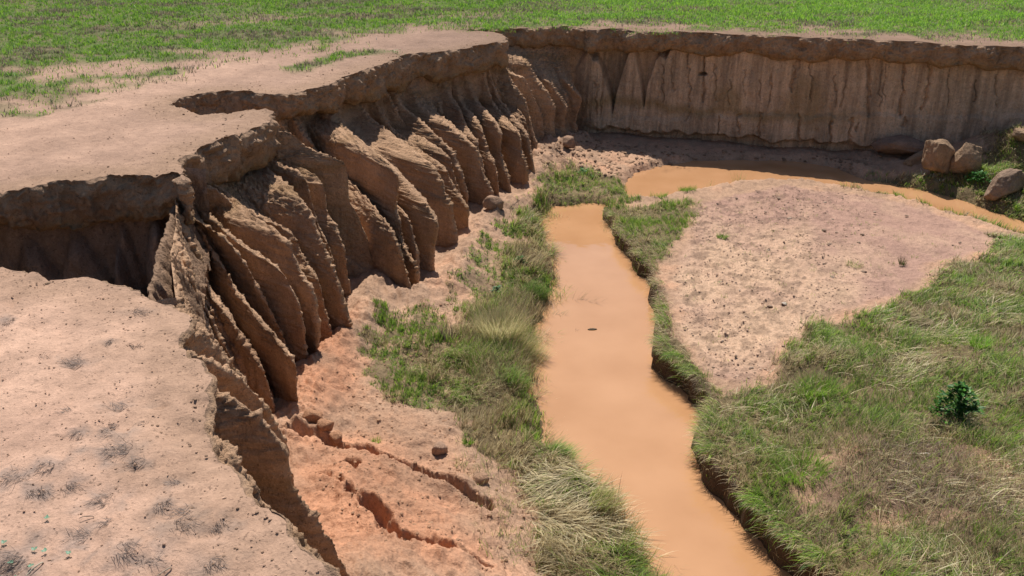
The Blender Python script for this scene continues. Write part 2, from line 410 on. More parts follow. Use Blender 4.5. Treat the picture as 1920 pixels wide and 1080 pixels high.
CRK = [[(535,820),(590,822),(640,838),(680,838),(735,855),(780,862),(830,882),(850,888)],[(845,885),(890,905),(905,915),(925,935)],[(690,985),(720,1005),(745,1030),(770,1038),(800,1045),(830,1050)],[(650,870),(668,892)],[(840,1050),(880,1052),(920,1060)]]
CRK += [[(690,985),(668,965),(655,940)],[(745,1030),(760,1062)],[(735,855),(728,872),(742,890)],[(600,905),(640,925),(668,960)],[(905,915),(955,918),(1000,915)]]
CRKW = [[tuple(atp(p, -1.8)) for p in c] for c in CRK]
SAND_PX = [(1300,440),(1290,400),(1310,372),(1400,345),(1480,338),(1600,346),(1750,380),(1830,410),(1858,440),(1855,462),(1830,485),(1760,492),(1735,505),(1745,522),(1710,540),(1690,560),(1640,578),(1560,600),(1530,600),(1500,640),(1470,655),(1450,700),(1400,716),(1340,700),(1290,640),(1270,570),(1265,500)]
SAND = [tuple(atp(p, -1.98)) for p in SAND_PX]

PIT = [(-2.75, 5.5), (-3.25, 6.9), (-3.6, 8.3), (-5.6, 8.2), (-6.2, 6.6), (-5.2, 5.6), (-3.6, 5.1)]
FOOT = [tuple(atp(p, z_)) for p, z_ in [((545,840),-1.88),((572,800),-1.88),((585,725),-1.88),((600,700),-1.9),((625,675),-1.92),((672,620),-1.95),((700,560),-1.97),((713,520),-2.),((740,560),-2.03),((780,565),-2.05),((815,548),-2.07),((845,542),-2.1),((879,480),-2.08),((905,425),-2.08),((940,390),-2.08),((1000,372),-2.08),((1008,320),-2.08),((1030,275),-2.08),((1086,268),-2.1)]]
def zfloor(x, y, rough=True):
    x = np.asarray(x, float); y = np.asarray(y, float)
    num = 0; den = 0
    for a, b_, z_ in CTW:
        w_ = 1 / ((x - a) ** 2 + (y - b_) ** 2 + .02) ** 2; num = num + w_ * z_; den = den + w_
    z = num / den
    n0 = x * 0
    z = z + fbm(x, y, n0, 1.2, 3) * .03
    edge = fbm(x, y, n0 + 3, 3.2, 3) * .06
    d = np.minimum(sdist(x, y, WP), sdist(x, y, PP)) + edge
    ds = dist_line(x, y, STEEP)
    steep = smooth(.45, .2, ds)
    wd = .32 * (1 - steep) + .05 * steep
    k = smooth(-.06, 1, d / wd)
    z = np.maximum(z, WATER + .035)
    pit = smooth(.1, -.15, sdist(x, y, PIT)); z = z + (-1.22 - z) * pit
    zz = WATER - .12 + (z - WATER + .12) * k
    zz = np.where(d < -.05, WATER - .12 - .2 * smooth(0, .5, -d), zz)
    if rough:
        dry = smooth(0, .12, d)
        rr = np.hypot(x, y)
        lump = np.abs(fbm(x, y, n0 + 5, 5.5, 3)) * .035 + fbm(x, y, n0 + 5, 16, 3) * .012 + fbm(x, y, n0 + 9, 45, 2) * .005
        s = sdist(x, y, SAND)
        sandk = smooth(.1, -.2, s)
        rub = sandk * smooth(1700, 1450, proj(x, y, n0 - 1.95)[0] + fbm(x, y, n0 + 61, 1, 2) * 90)
        zz = zz + dry * lump * (1 - .45 * sandk) + dry * rub * (np.abs(fbm(x, y, n0 + 62, 9, 3)) * .035 + np.clip(fbm(x, y, n0 + 63, 15, 2) - .2, 0, 1) * .04)
        # clods at the foot of the far bluff and rubble below the fins
        foot = smooth(1.5, 0, np.abs(x - .9)) * smooth(13.6, 14.4, y)
        zz = zz + dry * foot * np.abs(fbm(x, y, n0 + 2, 3.5, 4)) * .12
        df = dist_line(x, y, FOOT) + fbm(x, y, n0 + 33, 3, 2) * .08
        zz = zz + smooth(.42, 0, df) * .13 + smooth(.30, 0, df) * np.abs(fbm(x, y, n0 + 34, 6, 3)) * .09
        # desiccation cracks / slumps in the red apron
        for i, c in enumerate(CRKW):
            dc = dist_line(x, y, c) + fbm(x, y, n0 + 40 + i, 7, 3) * .05
            wdt = [.055, .05, .075, .05, .03, .035, .03, .025, .03, .02][i]
            zz = zz - smooth(wdt, wdt * .3, np.abs(dc)) * [.14, .12, .18, .12, .06, .05, .045, .03, .04, .03][i]
            zz = zz + smooth(wdt * 4, wdt, np.abs(dc)) * .03
    return zz

def floor_col(x, y):
    n0 = x * 0
    px, py = proj(x, y, n0 - 1.95)
    v = fbm(x, y, n0 + 2, 2.2, 4)
    base = np.array([.42, .265, .175]) * (1 + .22 * v[:, None])
    # red-orange apron under the nearest fins
    og = np.maximum(smooth(290, 60, np.hypot((px - 700) * .95, (py - 1000) * 1.0)), smooth(110, 30, np.hypot(px - 610, (py - 690) * .6)))
    og = np.clip(og + v * .45, 0, 1)
    base = base + (np.array([.46, .205, .110]) * (1 + .25 * v[:, None]) - base) * (og * .68)[:, None]
    # sand bar: pinkish, paler in the middle
    s = sdist(x, y, SAND); sk = smooth(.08, -.1, s + v * .06)
    v2 = fbm(x * 1.6, y, n0 + 12, 1.0, 3)
    pk = np.array([.37, .225, .170]) + (np.array([.53, .350, .235]) - np.array([.37, .225, .170])) * np.clip(smooth(320, 60, np.hypot(px - 1400, (py - 560) * 1.3)) + v2 * .55, 0, 1)[:, None]
    spk = smooth(.0, .4, fbm(x, y, n0 + 17, 5, 4)) * smooth(1800, 1350, px)
    pk = pk * (1 - .36 * spk[:, None])
    base = base + (pk - base) * sk[:, None]
    # ground under grass is dark litter
    gd = grass_density(x, y)
    litter = np.array([.13, .105, .05]) * (1 + .3 * v[:, None])
    base = base + (litter - base) * (smooth(.3, .9, gd) * .85)[:, None]
    # brown trash heap
    tr = smooth(1.0, .45, np.hypot((x - TRASH[0]) * .8, (y - TRASH[1]) * 1.2) + v * .25)
    base = base + (np.array([.16, .105, .075]) - base) * (tr * .9)[:, None]
    # damp soil next to the water
    d = np.minimum(sdist(x, y, WP), sdist(x, y, PP))
    wet = smooth(.22, .0, d + v * .08)
    base = base + (np.array([.19, .115, .065]) - base) * (wet * .75)[:, None]
    face = smooth(.13, .02, d + v * .05) * smooth(.4, .2, dist_line(x, y, STEEP))  # steep bank face: dark litter, with the shade of an undercut painted in
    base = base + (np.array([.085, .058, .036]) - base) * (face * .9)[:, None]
    return base

TRASH = atp((1720, 895), -1.82)
def G(pxs, z=-2.0): return [tuple(atp(p, z)) for p in pxs]
LEFTG = G([(1005,372),(1060,395),(1040,440),(1062,520),(1040,580),(1008,650),(1003,695),(1035,770),(1050,820),(1150,890),(1210,990),(1260,1080),(1330,1190),(1150,1190),(1020,1080),(1000,1000),(985,920),(890,830),(860,780),(800,700),(850,620),(900,590),(930,560),(960,540),(950,480),(985,440),(960,400)], -2.1)
LEFTS = G([(668,705),(690,640),(720,590),(790,565),(850,590),(880,640),(850,740),(780,775),(700,765)], -1.95)
RIGHTG = G([(1310,760),(1350,735),(1400,712),(1450,695),(1470,655),(1530,600),(1600,590),(1690,568),(1710,545),(1750,520),(1770,495),(1860,470),(1862,430),(1920,425),(2150,420),(2400,600),(2400,1300),(1750,1300),(1600,1190),(1490,1090),(1425,1025),(1375,965),(1325,905),(1295,850),(1315,820)], -1.92)
MIDG = G([(1125,375),(1200,372),(1300,368),(1312,400),(1290,450),(1250,480),(1225,520),(1262,600),(1280,650),(1330,700),(1345,740),(1310,760),(1225,705),(1235,640),(1215,530),(1180,498),(1145,450),(1125,412)], -2.02)
NECK = G([(1008,352),(1060,305),(1110,318),(1180,335),(1190,350),(1195,372),(1125,390),(1045,391),(1010,380)], -2.12)
FARG = G([(1590,320),(1640,316),(1720,326),(1790,332),(1850,326),(1920,332),(2100,380),(2100,470),(1930,432),(1800,394),(1700,366),(1590,344)], -2.06)
FARH = G([(1800,325),(1850,290),(1905,285),(1960,300),(1960,340),(1840,345)], -1.8)
LEFTU = G([(880,500),(940,420),(1000,400),(1010,470),(990,560),(930,590),(870,600),(850,560)], -2.1)
def grass_density(x, y):
    n0 = x * 0
    nz = fbm(x, y, n0 + 14, 1.8, 3) * .16 + fbm(x, y, n0 + 15, 6, 2) * .06
    g = smooth(.10, -.10, sdist(x, y, LEFTG) + nz)
    g = np.maximum(g, smooth(.05, -.12, sdist(x, y, LEFTS) + nz * 2.2) * .75)
    g = np.maximum(g, smooth(.05, -.12, sdist(x, y, LEFTU) + nz * 2.6) * .6)
    g = np.maximum(g, smooth(.10, -.10, sdist(x, y, RIGHTG) + nz * .8))
    g = np.maximum(g, smooth(.08, -.12, sdist(x, y, MIDG) + nz) * .95)
    g = np.maximum(g, smooth(.08, -.12, sdist(x, y, NECK) + nz * 1.5) * .8)
    g = np.maximum(g, smooth(.08, -.12, sdist(x, y, FARG) + nz) * .9)
    g = np.maximum(g, smooth(.08, -.12, sdist(x, y, FARH) + nz * 2.) * .6)
    g = g * (1 - smooth(.95, .5, np.hypot((x - TRASH[0]) * .75, (y - TRASH[1]) * 1.3) + nz * 1.5) * .96)
    return np.clip(g, 0, 1)

ny, nx = 760, 1180
yy = 1.3 * (21 / 1.3) ** (np.linspace(0, 1, ny) ** .92)
aa = np.concatenate([np.linspace(-.62, .72, nx - 120), np.linspace(.73, 1.8, 120)])
Y, A = np.meshgrid(yy, aa, indexing='ij'); Xf = A * Y
Zf = zfloor(Xf.ravel(), Y.ravel()).reshape(Xf.shape)
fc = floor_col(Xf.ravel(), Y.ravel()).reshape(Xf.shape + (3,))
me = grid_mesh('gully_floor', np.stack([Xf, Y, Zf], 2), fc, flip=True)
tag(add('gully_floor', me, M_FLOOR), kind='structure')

# water sheet
me = bpy.data.meshes.new('water')
me.from_pydata([(-1.5, 1.5, WATER), (22, 1.5, WATER), (22, 19, WATER), (-1.5, 19, WATER)], [], [(0, 1, 2, 3)])
tag(add('water', me, M_WATER), kind='structure')

# ------------------------------------------------------------------ the eroded wall
BACK = np.array([(7.5,-14),(3.9,-6),(2.2,-2),(1.1,.2),(.3,1.3),(-.3,1.9),(-.7,2.3),(-1.0,2.65),(-1.25,3.05),(-1.5,3.4),(-1.68,3.7),(-1.75,4.1),(-1.95,4.5),(-2.1,4.85),(-2.3,5.3),(-2.5,5.9),(-2.7,6.5),(-2.9,7.2),(-3.1,7.85),(-3.3,8.3),(-3.45,8.8),(-3.4,9.3),(-3.3,9.8),(-3.25,10.3),(-3.5,10.9),(-3.45,11.6),(-3.1,12.05),(-2.8,12.4),(-2.7,12.9),(-2.55,13.5),(-2.3,14.1),(-2.0,14.8),(-1.5,15.25),(-.9,15.75),(-.45,16.2),(-.5,16.8),(-.5,17.5),(-.1,18.0),(.45,18.1),(1.05,18.2),(1.95,18.1),(3.43,17.52),(5.25,16.85),(7.0,16.35),(8.8,15.85),(10.5,15.4),(13.2,13.2),(18.2,8.2),(24.2,0),(28.3,-14)])
Bs, Bss, _ = resample(BACK, .02)

def on_back(p, lo, hi):
    """where the ray through pixel p meets the back wall (plan), between arc positions lo..hi"""
    t = (540 - p[1]) / F
    dx, dy = (p[0] - 960) / F, C_ + t * S_
    cr = Bs[:, 0] * dy - Bs[:, 1] * dx
    i = np.where((np.sign(cr[:-1]) != np.sign(cr[1:])) & (Bss[:-1] > lo) & (Bss[:-1] < hi))[0]
    if len(i) == 0: return None
    i = i[0]; q = Bs[i]; d = math.hypot(*q) / math.hypot(dx, dy)
    return q, H - d * (S_ - t * C_)

def Zc(org, pts):
    return [(org[0] + a / 4.8, org[1] + b_ / 4.8) for a, b_ in pts]
Z1, Z2, Z3, Z4, Z5, Z6 = (300,360), (500,180), (700,200), (300,580), (560,380), (860,40)
# every entry: (crest pixels from tip to foot, z at tip, z at foot, valley depth factor)
FINS = [
 ([(420,838),(453,866),(493,935),(520,970),(567,1016),(627,1076),(665,1120)], -.10, -.95, .9),
 ([(397,729),(420,730),(443,734),(473,770),(513,807),(540,847),(550,880),(553,920),(573,947),(613,1003),(640,1040),(690,1110)], -.12, -1.42, .95),
 (Zc(Z4, [(380,450),(500,500),(600,560),(700,600),(790,660),(850,720),(930,830),(1000,920),(1090,1070),(1180,1240)]), -.12, -.95, .6),
 (Zc(Z4, [(310,230),(400,250),(460,300),(500,360),(560,430),(640,500),(700,580),(800,720)]), -.14, -.8, .55),
 ([(322,458),(335,490),(345,530),(356,580),(366,640)], -.12, -.85, .3),
 ([(343,486),(355,505),(364,530),(371,560),(378,600),(392,650)], -.33, -1.0, .3),
 (Zc(Z1, [(130,200),(240,370),(300,480),(370,620),(400,700),(430,870),(480,980),(570,1060)]) + Zc(Z4, [(650,100),(700,220),(770,310),(860,440),(930,520),(990,660),(1030,800),(1070,900),(1070,990)]), -.32, -1.85, .7),
 (Zc(Z1, [(250,230),(330,300),(400,370),(450,500),(500,590),(620,740),(650,820),(670,900),(780,980),(850,1080)]) + Zc(Z4, [(890,80),(960,170),(1080,300),(1240,400),(1280,520),(1300,620),(1305,800),(1315,900),(1310,1040)]), -.40, -1.9, .75),
 (Zc(Z1, [(150,110),(270,220),(400,300),(500,350),(640,450),(740,560),(820,680),(880,800),(910,870),(980,970),(1050,1080)]) + Zc(Z4, [(1110,130),(1180,200),(1250,330),(1270,440),(1290,600)]), -.36, -1.85, .6),
 (Zc(Z1, [(210,80),(300,130),(420,210),(520,290),(640,420),(740,500),(860,570),(1000,650),(1070,640),(1120,700),(1190,840),(1250,950),(1320,1060)]) + Zc(Z4, [(1340,110),(1380,220),(1390,350),(1390,430),(1400,600)]), -.40, -1.9, .75),
 (Zc(Z1, [(570,0),(640,80),(680,180),(790,280),(840,350),(890,450),(920,540),(950,600),(1000,700),(1060,800)]), -.55, -1.4, .7),
 (Zc(Z1, [(650,20),(700,80),(800,175),(860,180),(930,220),(1090,250),(1160,330),(1190,430),(1220,570),(1250,650),(1310,760),(1400,880),(1430,990),(1450,1080)]) + Zc(Z4, [(1480,150),(1490,280),(1450,480)]), -.55, -1.9, .75),
 (Zc(Z1, [(1180,330),(1230,400),(1280,560),(1340,650),(1400,740),(1460,800),(1490,930),(1520,1060)]) + Zc(Z4, [(1560,160),(1600,300)]), -1.0, -1.88, .4),
 (Zc(Z2, [(20,650),(150,760),(260,860),(340,960),(400,1060)]) + Zc(Z1, [(1390,260),(1420,380),(1480,480),(1540,620),(1580,700),(1620,800),(1670,940),(1700,1060)]) + Zc(Z4, [(1760,200),(1780,300)]), -.6, -1.92, .7),
 (Zc(Z2, [(200,620),(320,640),(380,720),(420,860),(440,960),(470,1060)]) + Zc(Z1, [(1430,180),(1460,280),(1530,400),(1590,490),(1640,600),(1680,730),(1690,850),(1720,980)]), -.6, -1.93, .5),
 (Zc(Z2, [(380,640),(450,700),(520,770),(545,880),(550,1000),(560,1070)]) + Zc(Z1, [(1520,200),(1600,280),(1640,380),(1690,460),(1740,580),(1760,700),(1770,830),(1790,960)]), -.65, -1.95, .55),
 (Zc(Z2, [(95,260),(160,290),(260,330),(340,430),(420,490),(490,532),(560,536),(630,500),(690,550),(740,620),(765,720),(765,850)]) + Zc(Z5, [(480,0),(560,80),(610,200),(680,310),(690,400),(720,500),(735,640)]), -.5, -2.0, .8),
 (Zc(Z2, [(765,760),(800,840),(900,920),(1000,990),(1030,1070)]) + Zc(Z5, [(740,110),(800,180),(870,280),(920,380),(960,500),(1000,620),(1030,740),(1040,800),(1060,880)]), -1.1, -2.02, .85),
 (Zc(Z2, [(640,250),(740,280),(880,380),(960,480),(1060,530),(1160,590),(1200,680),(1205,790),(1195,880),(1190,940)]) + Zc(Z5, [(880,60),(910,150),(930,280),(940,370),(990,470),(1085,570),(1090,660),(1095,800)]), -.5, -2.05, .8),
 (Zc(Z2, [(1120,880),(1250,900),(1290,980),(1340,1070)]) + Zc(Z5, [(1050,80),(1080,180),(1110,320),(1140,420),(1170,490),(1175,620),(1200,800)]), -1.1, -2.07, .5),
 (Zc(Z3, [(240,590),(330,740),(420,790),(480,845),(560,880),(640,900),(705,960)]) + Zc(Z5, [(1400,120),(1410,300),(1420,450),(1400,600),(1370,780)]), -1.0, -2.1, .5),
 (Zc(Z2, [(1050,280),(1110,330),(1280,470),(1400,530),(1500,600),(1590,700),(1650,800)]) + Zc(Z3, [(720,800),(760,880),(820,930),(835,1000)]) + Zc(Z5, [(1520,280),(1535,400),(1530,480)]), -.6, -2.08, .75),
 (Zc(Z3, [(340,340),(430,380),(540,440),(620,520),(700,570),(730,660),(780,760),(850,850),(920,920)]) + Zc(Z5, [(1600,120),(1600,300)]), -.9, -2.08, .6),
 (Zc(Z3, [(450,260),(560,320),(620,330),(700,360),(790,470),(830,540),(880,680),(930,780),(955,840),(950,960),(960,1020)]), -.7, -2.08, .7),
 (Zc(Z3, [(400,100),(520,200),(600,280),(740,330),(800,430),(860,520),(900,600),(960,650),(1000,740),(1015,860),(1010,980)]), -.6, -2.08, .7),
 (Zc(Z3, [(460,50),(590,90),(700,190),(820,280),(920,350),(990,430),(1010,540),(1040,640),(1100,720),(1140,800),(1120,920)]), -.6, -2.08, .75),
 (Zc(Z3, [(780,0),(830,80),(860,190),(930,270),(1000,320),(1030,450),(1080,560),(1095,640),(1110,760),(1150,860)]), -.6, -2.08, .6),
 (Zc(Z3, [(850,60),(930,120),(1000,230),(1040,320),(1090,470),(1170,560),(1190,680),(1205,860)]), -.6, -2.08, .6),
 (Zc(Z3, [(970,0),(1040,30),(1100,120),(1180,260),(1190,380),(1220,500),(1270,620),(1300,720),(1310,820)]), -.55, -2.08, .75),
 (Zc(Z3, [(1150,60),(1230,80),(1290,150),(1330,230),(1360,320),(1370,440),(1420,520),(1440,640),(1430,720),(1440,790)]), -.6, -2.08, .8),
 (Zc(Z3, [(1190,0),(1300,130),(1345,180),(1410,270),(1430,400),(1465,520),(1465,600),(1460,690)]), -.55, -2.08, .5),
 (Zc(Z3, [(1290,0),(1380,100),(1410,180),(1418,260),(1450,400),(1480,560)]), -.55, -2.08, .5),
 ([(945,112),(958,150),(975,175),(990,200),(1000,250),(1012,300)], -.45, -2.08, .5),
 ([(985,145),(1000,180),(1020,215),(1026,245),(1030,275)], -.7, -2.08, .4),
 (Zc(Z6, [(615,370),(690,530),(800,640),(870,780),(850,900),(860,1000)]) + [(1048,275)], -.55, -2.08, .3),
 (Zc(Z6, [(800,530),(900,690),(1000,800),(960,900),(960,1000)]) + [(1068,272)], -.8, -2.1, .2),
 (Zc(Z6, [(960,540),(1050,640),(1125,700),(1090,800),(1060,900)]) + [(1086,268)], -.8, -2.1, .3),
]
NZ = 340
CAVE = []
YT = {7: 8.35, 9: 8.5, 10: 8.9, 11: 9.1, 12: 9.0, 13: 10.1, 14: 10.2, 15: 10.35, 16: 10.5, 17: 11.2, 18: 12.45, 19: 11.2, 20: 11.2, 21: 13.3, 22: 13.7, 23: 14.1, 24: 14.3, 25: 14.6, 26: 15.0, 27: 15.2, 28: 15.4, 29: 15.6, 30: 15.9, 31: 16.3, 32: 16.6, 33: 16.8, 34: 17.2, 35: 17.3, 36: 17.4}
zlev = np.linspace(0, 1, NZ) ** 1.0
ZBOT = -2.75
lines = []                      # plan position of each control line at every level
prev = Bss[np.argmin(np.hypot(*(Bs - np.array([-1.35, 3.2])).T))]
for i, (px, zt_, zb, dep) in enumerate(FINS):
    T = None
    if i in YT:
        t = (540 - px[0][1]) / F; d = YT[i] / (C_ + t * S_)
        T = np.array([(px[0][0] - 960) / F * d, YT[i]]); zt_ = min(-.08, H - d * (S_ - t * C_))
    else:
        T = atp(px[0], zt_)
    B = atp(px[-1], zb)
    h = B - T
    if np.hypot(*h) < .15: h = h + np.array([.15, -.02])
    m = np.array([-h[1], h[0]]); m /= np.hypot(*m)
    pts3 = []
    for (a, b_) in px:
        t = (540 - b_) / F; dx, dy, dz = (a - 960) / F, C_ + t * S_, -(S_ - t * C_)
        den = dx * m[0] + dy * m[1]
        d = (T @ m) / den if abs(den) > 1e-4 else math.hypot(*T)
        pts3.append((dx * d, dy * d, H + dz * d))
    pts3[0] = (T[0], T[1], zt_)
    pts3 = np.array(pts3)
    ok = [0]
    for k in range(1, len(pts3)):
        u = (pts3[k, :2] - T) @ h / (h @ h)
        if pts3[k, 2] < pts3[ok[-1], 2] - .004 and -.25 < u < 1.6: ok.append(k)
    nb_ = h / np.hypot(*h)
    cand = np.array([[-3.1, 10.35]]) if i == 16 else Bs[(Bss > prev - .05) & (Bss < prev + 3.5)]
    Bk = cand[np.argmin(np.hypot(*(cand - T + nb_ * .15).T))]
    prev = max(prev, Bss[np.argmin(np.hypot(*(Bs - Bk).T))])
    lines.append(dict(T=T, zt=zt_, p=pts3[ok], n=nb_, dep=dep, i=i, Bk=Bk))
open('/tmp/fins.txt','w').write('\n'.join(str(q_) for q_ in [(l['i'], [round(float(q), 2) for q in l['T']], [round(float(q), 2) for q in l['Bk']], round(float(l['zt']), 2), [round(float(q), 2) for q in l['p'][-1]]) for l in lines]))

# plain (almost vertical) control lines before, under and after the fins
def plain(x, y, n, slope=.12, dep=0., bulge=0.0):
    n = np.array(n, float); n /= np.hypot(*n)
    q = np.array([(x, y, 0), (x + n[0] * slope * 1.1, y + n[1] * slope * 1.1, -1.2), (x + n[0] * slope * 2.2, y + n[1] * slope * 2.2, -2.3)])
    return dict(Bk=np.array([x, y]), T=np.array([x, y]), zt=-.05, p=q, n=n, dep=dep, i=-1)
pre = [plain(a, b_, n_, .35) for a, b_, n_ in [(7.5, -14, (1, .3)), (3.9, -6, (1, .3)), (2.2, -2, (1, .4)), (1.1, .2, (1, .7)), (.3, 1.3, (1, .8)), (-.3, 1.9, (.8, .8)), (-.75, 2.35, (.8, .7)), (-1.0, 2.65, (.9, .5))]]
post = []
fw = Bs[(Bs[:, 0] > 1.25) & (Bss > 20)]
seg, _s, _l = resample(fw, .3)
dd = np.gradient(seg, axis=0)
for q, d_ in zip(seg, dd):
    if np.hypot(*d_) > 0: post.append(plain(q[0], q[1], (d_[1], -d_[0]), .035))
def cave(bx, by, mx, my, fx):
    p = np.array([(bx, by, -.05), (mx, my, -.75), (mx * .6 + fx * .4, my * .6 + 10.15 * .4, -1.3), (fx, 10.15, -2.1)])
    return dict(Bk=np.array([bx, by]), T=np.array([bx, by]), zt=-.05, p=p, n=np.array([.8, -.6]), dep=.3, i=-1)
lines = lines[:17] + [cave(-3.8, 10.3, -3.35, 10.8, -1.62), cave(-4.45, 10.65, -3.65, 11.0, -1.58), cave(-4.45, 11.3, -3.75, 11.3, -1.54), cave(-4.0, 11.75, -3.55, 11.6, -1.48), cave(-3.2, 11.95, -3.05, 11.8, -1.38)] + lines[17:]
AL = pre + lines + post

def line_xy(l, z):
    """plan position at heights z (array, descending allowed)"""
    p = l['p'][::-1]
    xx = np.interp(z, p[:, 2], p[:, 0]); y2 = np.interp(z, p[:, 2], p[:, 1])
    if l['i'] >= 0:
        u = np.clip((z - l['zt']) / max(.12, -.30 - l['zt']), 0, 1) ** (.5 if l['zt'] < -.7 else .65)
        xx = xx + (l['Bk'][0] - l['T'][0]) * u; y2 = y2 + (l['Bk'][1] - l['T'][1]) * u
    below = np.maximum(0, l['p'][-1, 2] - z)
    return np.stack([xx + l['n'][0] * below * .12, y2 + l['n'][1] * below * .12], 1)

def ztop_of(l):
    return {4: -.12, 5: -.2, 6: -.3}.get(l['i'], -.06)
cols = []; zt_cols = []; kinds = []
for k in range(len(AL) - 1):
    a, b_ = AL[k], AL[k + 1]
    za, zb = ztop_of(a), ztop_of(b_)
    gap = max(np.hypot(*(a['T'] - b_['T'])), np.hypot(*(a['p'][-1, :2] - b_['p'][-1, :2])))
    fin = a['i'] >= 0 or b_['i'] >= 0
    res = .013 if gap < 2 and a['T'][0] < 10 and a['T'][1] > 2 else .1
    n = int(np.clip(gap / res, 10 if fin else 3, 120))
    for s in np.arange(n) / n:
        ztp = za + (zb - za) * s
        z = ztp + (ZBOT - ztp) * zlev
        Ka, Kb = line_xy(a, z), line_xy(b_, z)
        if not fin:
            X2 = Ka * (1 - s) + Kb * s
        else:
            dep = (a['dep'] + b_['dep']) / 2 if (a['i'] >= 0 and b_['i'] >= 0) else max(a['dep'], b_['dep']) * .5
            M_ = (Ka + Kb) / 2; T_ = (a['Bk'] + b_['Bk']) / 2
            zf = smooth(-1.0, -2.1, z)
            kk = np.minimum(dep * (1.15 - .50 * zf), .95)
            wv_ = 1 + .35 * math.sin(k * 2.7)
            g_ = float(np.interp(s, [0, .07, .18 * wv_, .40, .62, .87, 1], [0, .08, .30, .84, 1, .88, 0]))
            nrib = int(round(gap / .17))
            if nrib >= 2:
                u_ = s * nrib + .35 * np.sin(z * 2.3 + k * 1.7) * math.sin(math.pi * s)
                rv = .65 + .35 * math.sin(k * 5.1 + math.floor(s * nrib) * 2.4)
                rib = (1 - np.abs(np.sin(np.pi * u_))) ** 1.3 * math.sin(math.pi * min(1, s * 1.05)) ** .5 * rv
                kg = kk * np.clip(g_ - rib * .62 * smooth(-.30 - .35 * rv, -.9 - .4 * rv, z) * (1 - .3 * zf), 0, 1)
            else: kg = kk * g_
            X2 = Ka * (1 - s) + Kb * s - (M_ - T_) * kg[:, None]
        cols.append(np.c_[X2, z]); kinds.append(1 if fin else 0)
Wp = np.array(cols)                         # (ncol, NZ, 3)
kinds = gsm(np.array(kinds, float), 6)
_w = smooth(-.9, -2.0, Wp[..., 2])[..., None]
Wp[..., :2] = gsm(Wp[..., :2], 1.5, 0) * (1 - _w) + gsm(Wp[..., :2], 4.5, 0) * _w
Wp[..., :2] = gsm(Wp[..., :2], 5.5, 1)
nrm = -grid_normals(Wp)
# make sure normals look into the gully
x, y, z = Wp[..., 0], Wp[..., 1], Wp[..., 2]
P0x, P0y = proj(x, y, z)
n_b = fbm(x, y, z * .35, 5, 3) * .028 * (1 - .7 * smooth(.3, .7, nrm[..., 2]))                 # broad vertical flutes
n_c = fbm(x, y, z * .7, 13, 3) * .011
n_g = fbm(x, y, z, 42, 2) * .006
n_s = np.abs(fbm(x, y, z, 9, 3)) * .024
up_ = smooth(.15, .55, nrm[..., 2])
n_g = n_g + up_ * (np.abs(fbm(x, y, z, 15, 4)) * .046 + fbm(x, y, z, 60, 2) * .007)
kf = kinds[:, None]
cu_ = (np.arange(len(Wp)) * .013)[:, None] + 0 * z
rill = -np.abs(fbm(cu_ + .05 * noise3(x * 4, y * 4, z * 4), z * .12, z * 0, 9, 3)) * .018 * smooth(.2, .5, nrm[..., 2]) * kinds[:, None]
disp = rill + n_b * (kf * .7 + (1 - kf) * .9) + n_c + n_g * (kf * 1.0 + (1 - kf) * .5) + n_s * kf
# --- features of the far bluff (kf == 0): capping recess, pillars, cracks
fl = (1 - kf) * smooth(1.2, 1.7, x) * (y > 10)
top = [(1040,200),(1064,168),(1085,125),(1104,93),(1112,112),(1122,112),(1135,140),(1147,182),(1151,215),(1158,175),(1175,115),(1183,95),(1192,95),(1200,140),(1209,205),(1216,160),(1232,112),(1240,103),(1250,112),(1258,95),(1275,88),(1920,80)]
tx = [p[0] for p in top]; ty = [p[1] for p in top]
line_ = np.interp(P0x, tx, ty)
rec = smooth(-2, 14, line_ - P0y) * smooth(1330, 1270, P0x)
slot = np.zeros_like(x)
CR2 = [[(1322,90),(1318,130),(1319,160),(1317,190)],[(1405,70),(1500,100)],[(1500,70),(1498,110),(1491,135),(1485,170)],[(1628,108),(1630,150),(1626,215)],[(1697,108),(1695,140),(1690,180),(1688,215)],[(1745,118),(1742,150),(1733,190),(1728,205)],
       [(1425,150),(1424,185)],[(1445,145),(1442,190)],[(1447,140),(1440,200)],[(1568,140),(1567,200)],[(1583,150),(1580,200)],[(1387,215),(1385,250)],[(1425,212),(1424,240),(1420,260)],[(1498,215),(1500,262)],[(1560,228),(1556,270)],[(1597,222),(1594,250),(1590,270)],[(1610,230),(1607,245)],[(1294,210),(1291,225)],[(1348,218),(1345,258)],[(1290,95),(1292,200)],[(1700,220),(1693,236)],[(1245,120),(1246,190)],[(1262,105),(1262,170)],[(1830,150),(1828,190)],[(1870,140),(1868,200)],[(1118,150),(1117,210)],[(1130,170),(1129,215)],[(1340,190),(1339,120)],[(1368,150),(1367,200)],[(1397,130),(1396,180)],[(1520,120),(1519,190)],[(1650,130),(1650,200)],[(1660,120),(1658,190)],[(1780,130),(1778,200)]]
CW2 = [3, 0, 4.2, 4, 3.6, 3.4, 1.4, 2, 1.4, 1.3, 1.3, 2.4, 3, 2.8, 3.2, 3.2, 2, 1.6, 2.2, 1.6, 3, 1.5, 1.3, 1.4, 1.3, 1.4, 1.2, 1, 1, 1, 1, 1, 1.1, 1]
wx = P0x + fbm(x, y, z, 6, 3) * 5
for c, wd_ in zip(CR2, CW2):
    if wd_ == 0: continue
    dc = dist_line(wx, P0y, c)
    slot = np.maximum(slot, smooth(wd_ * 1.15, wd_ * .25, dc) * min(1, .35 + wd_ * .2))
hole = smooth(7, 2.5, np.hypot((P0x - 1318) * .75, (P0y - 139) * 1.6))
vg = np.abs(fbm(x, y, z * .05, 17, 3))
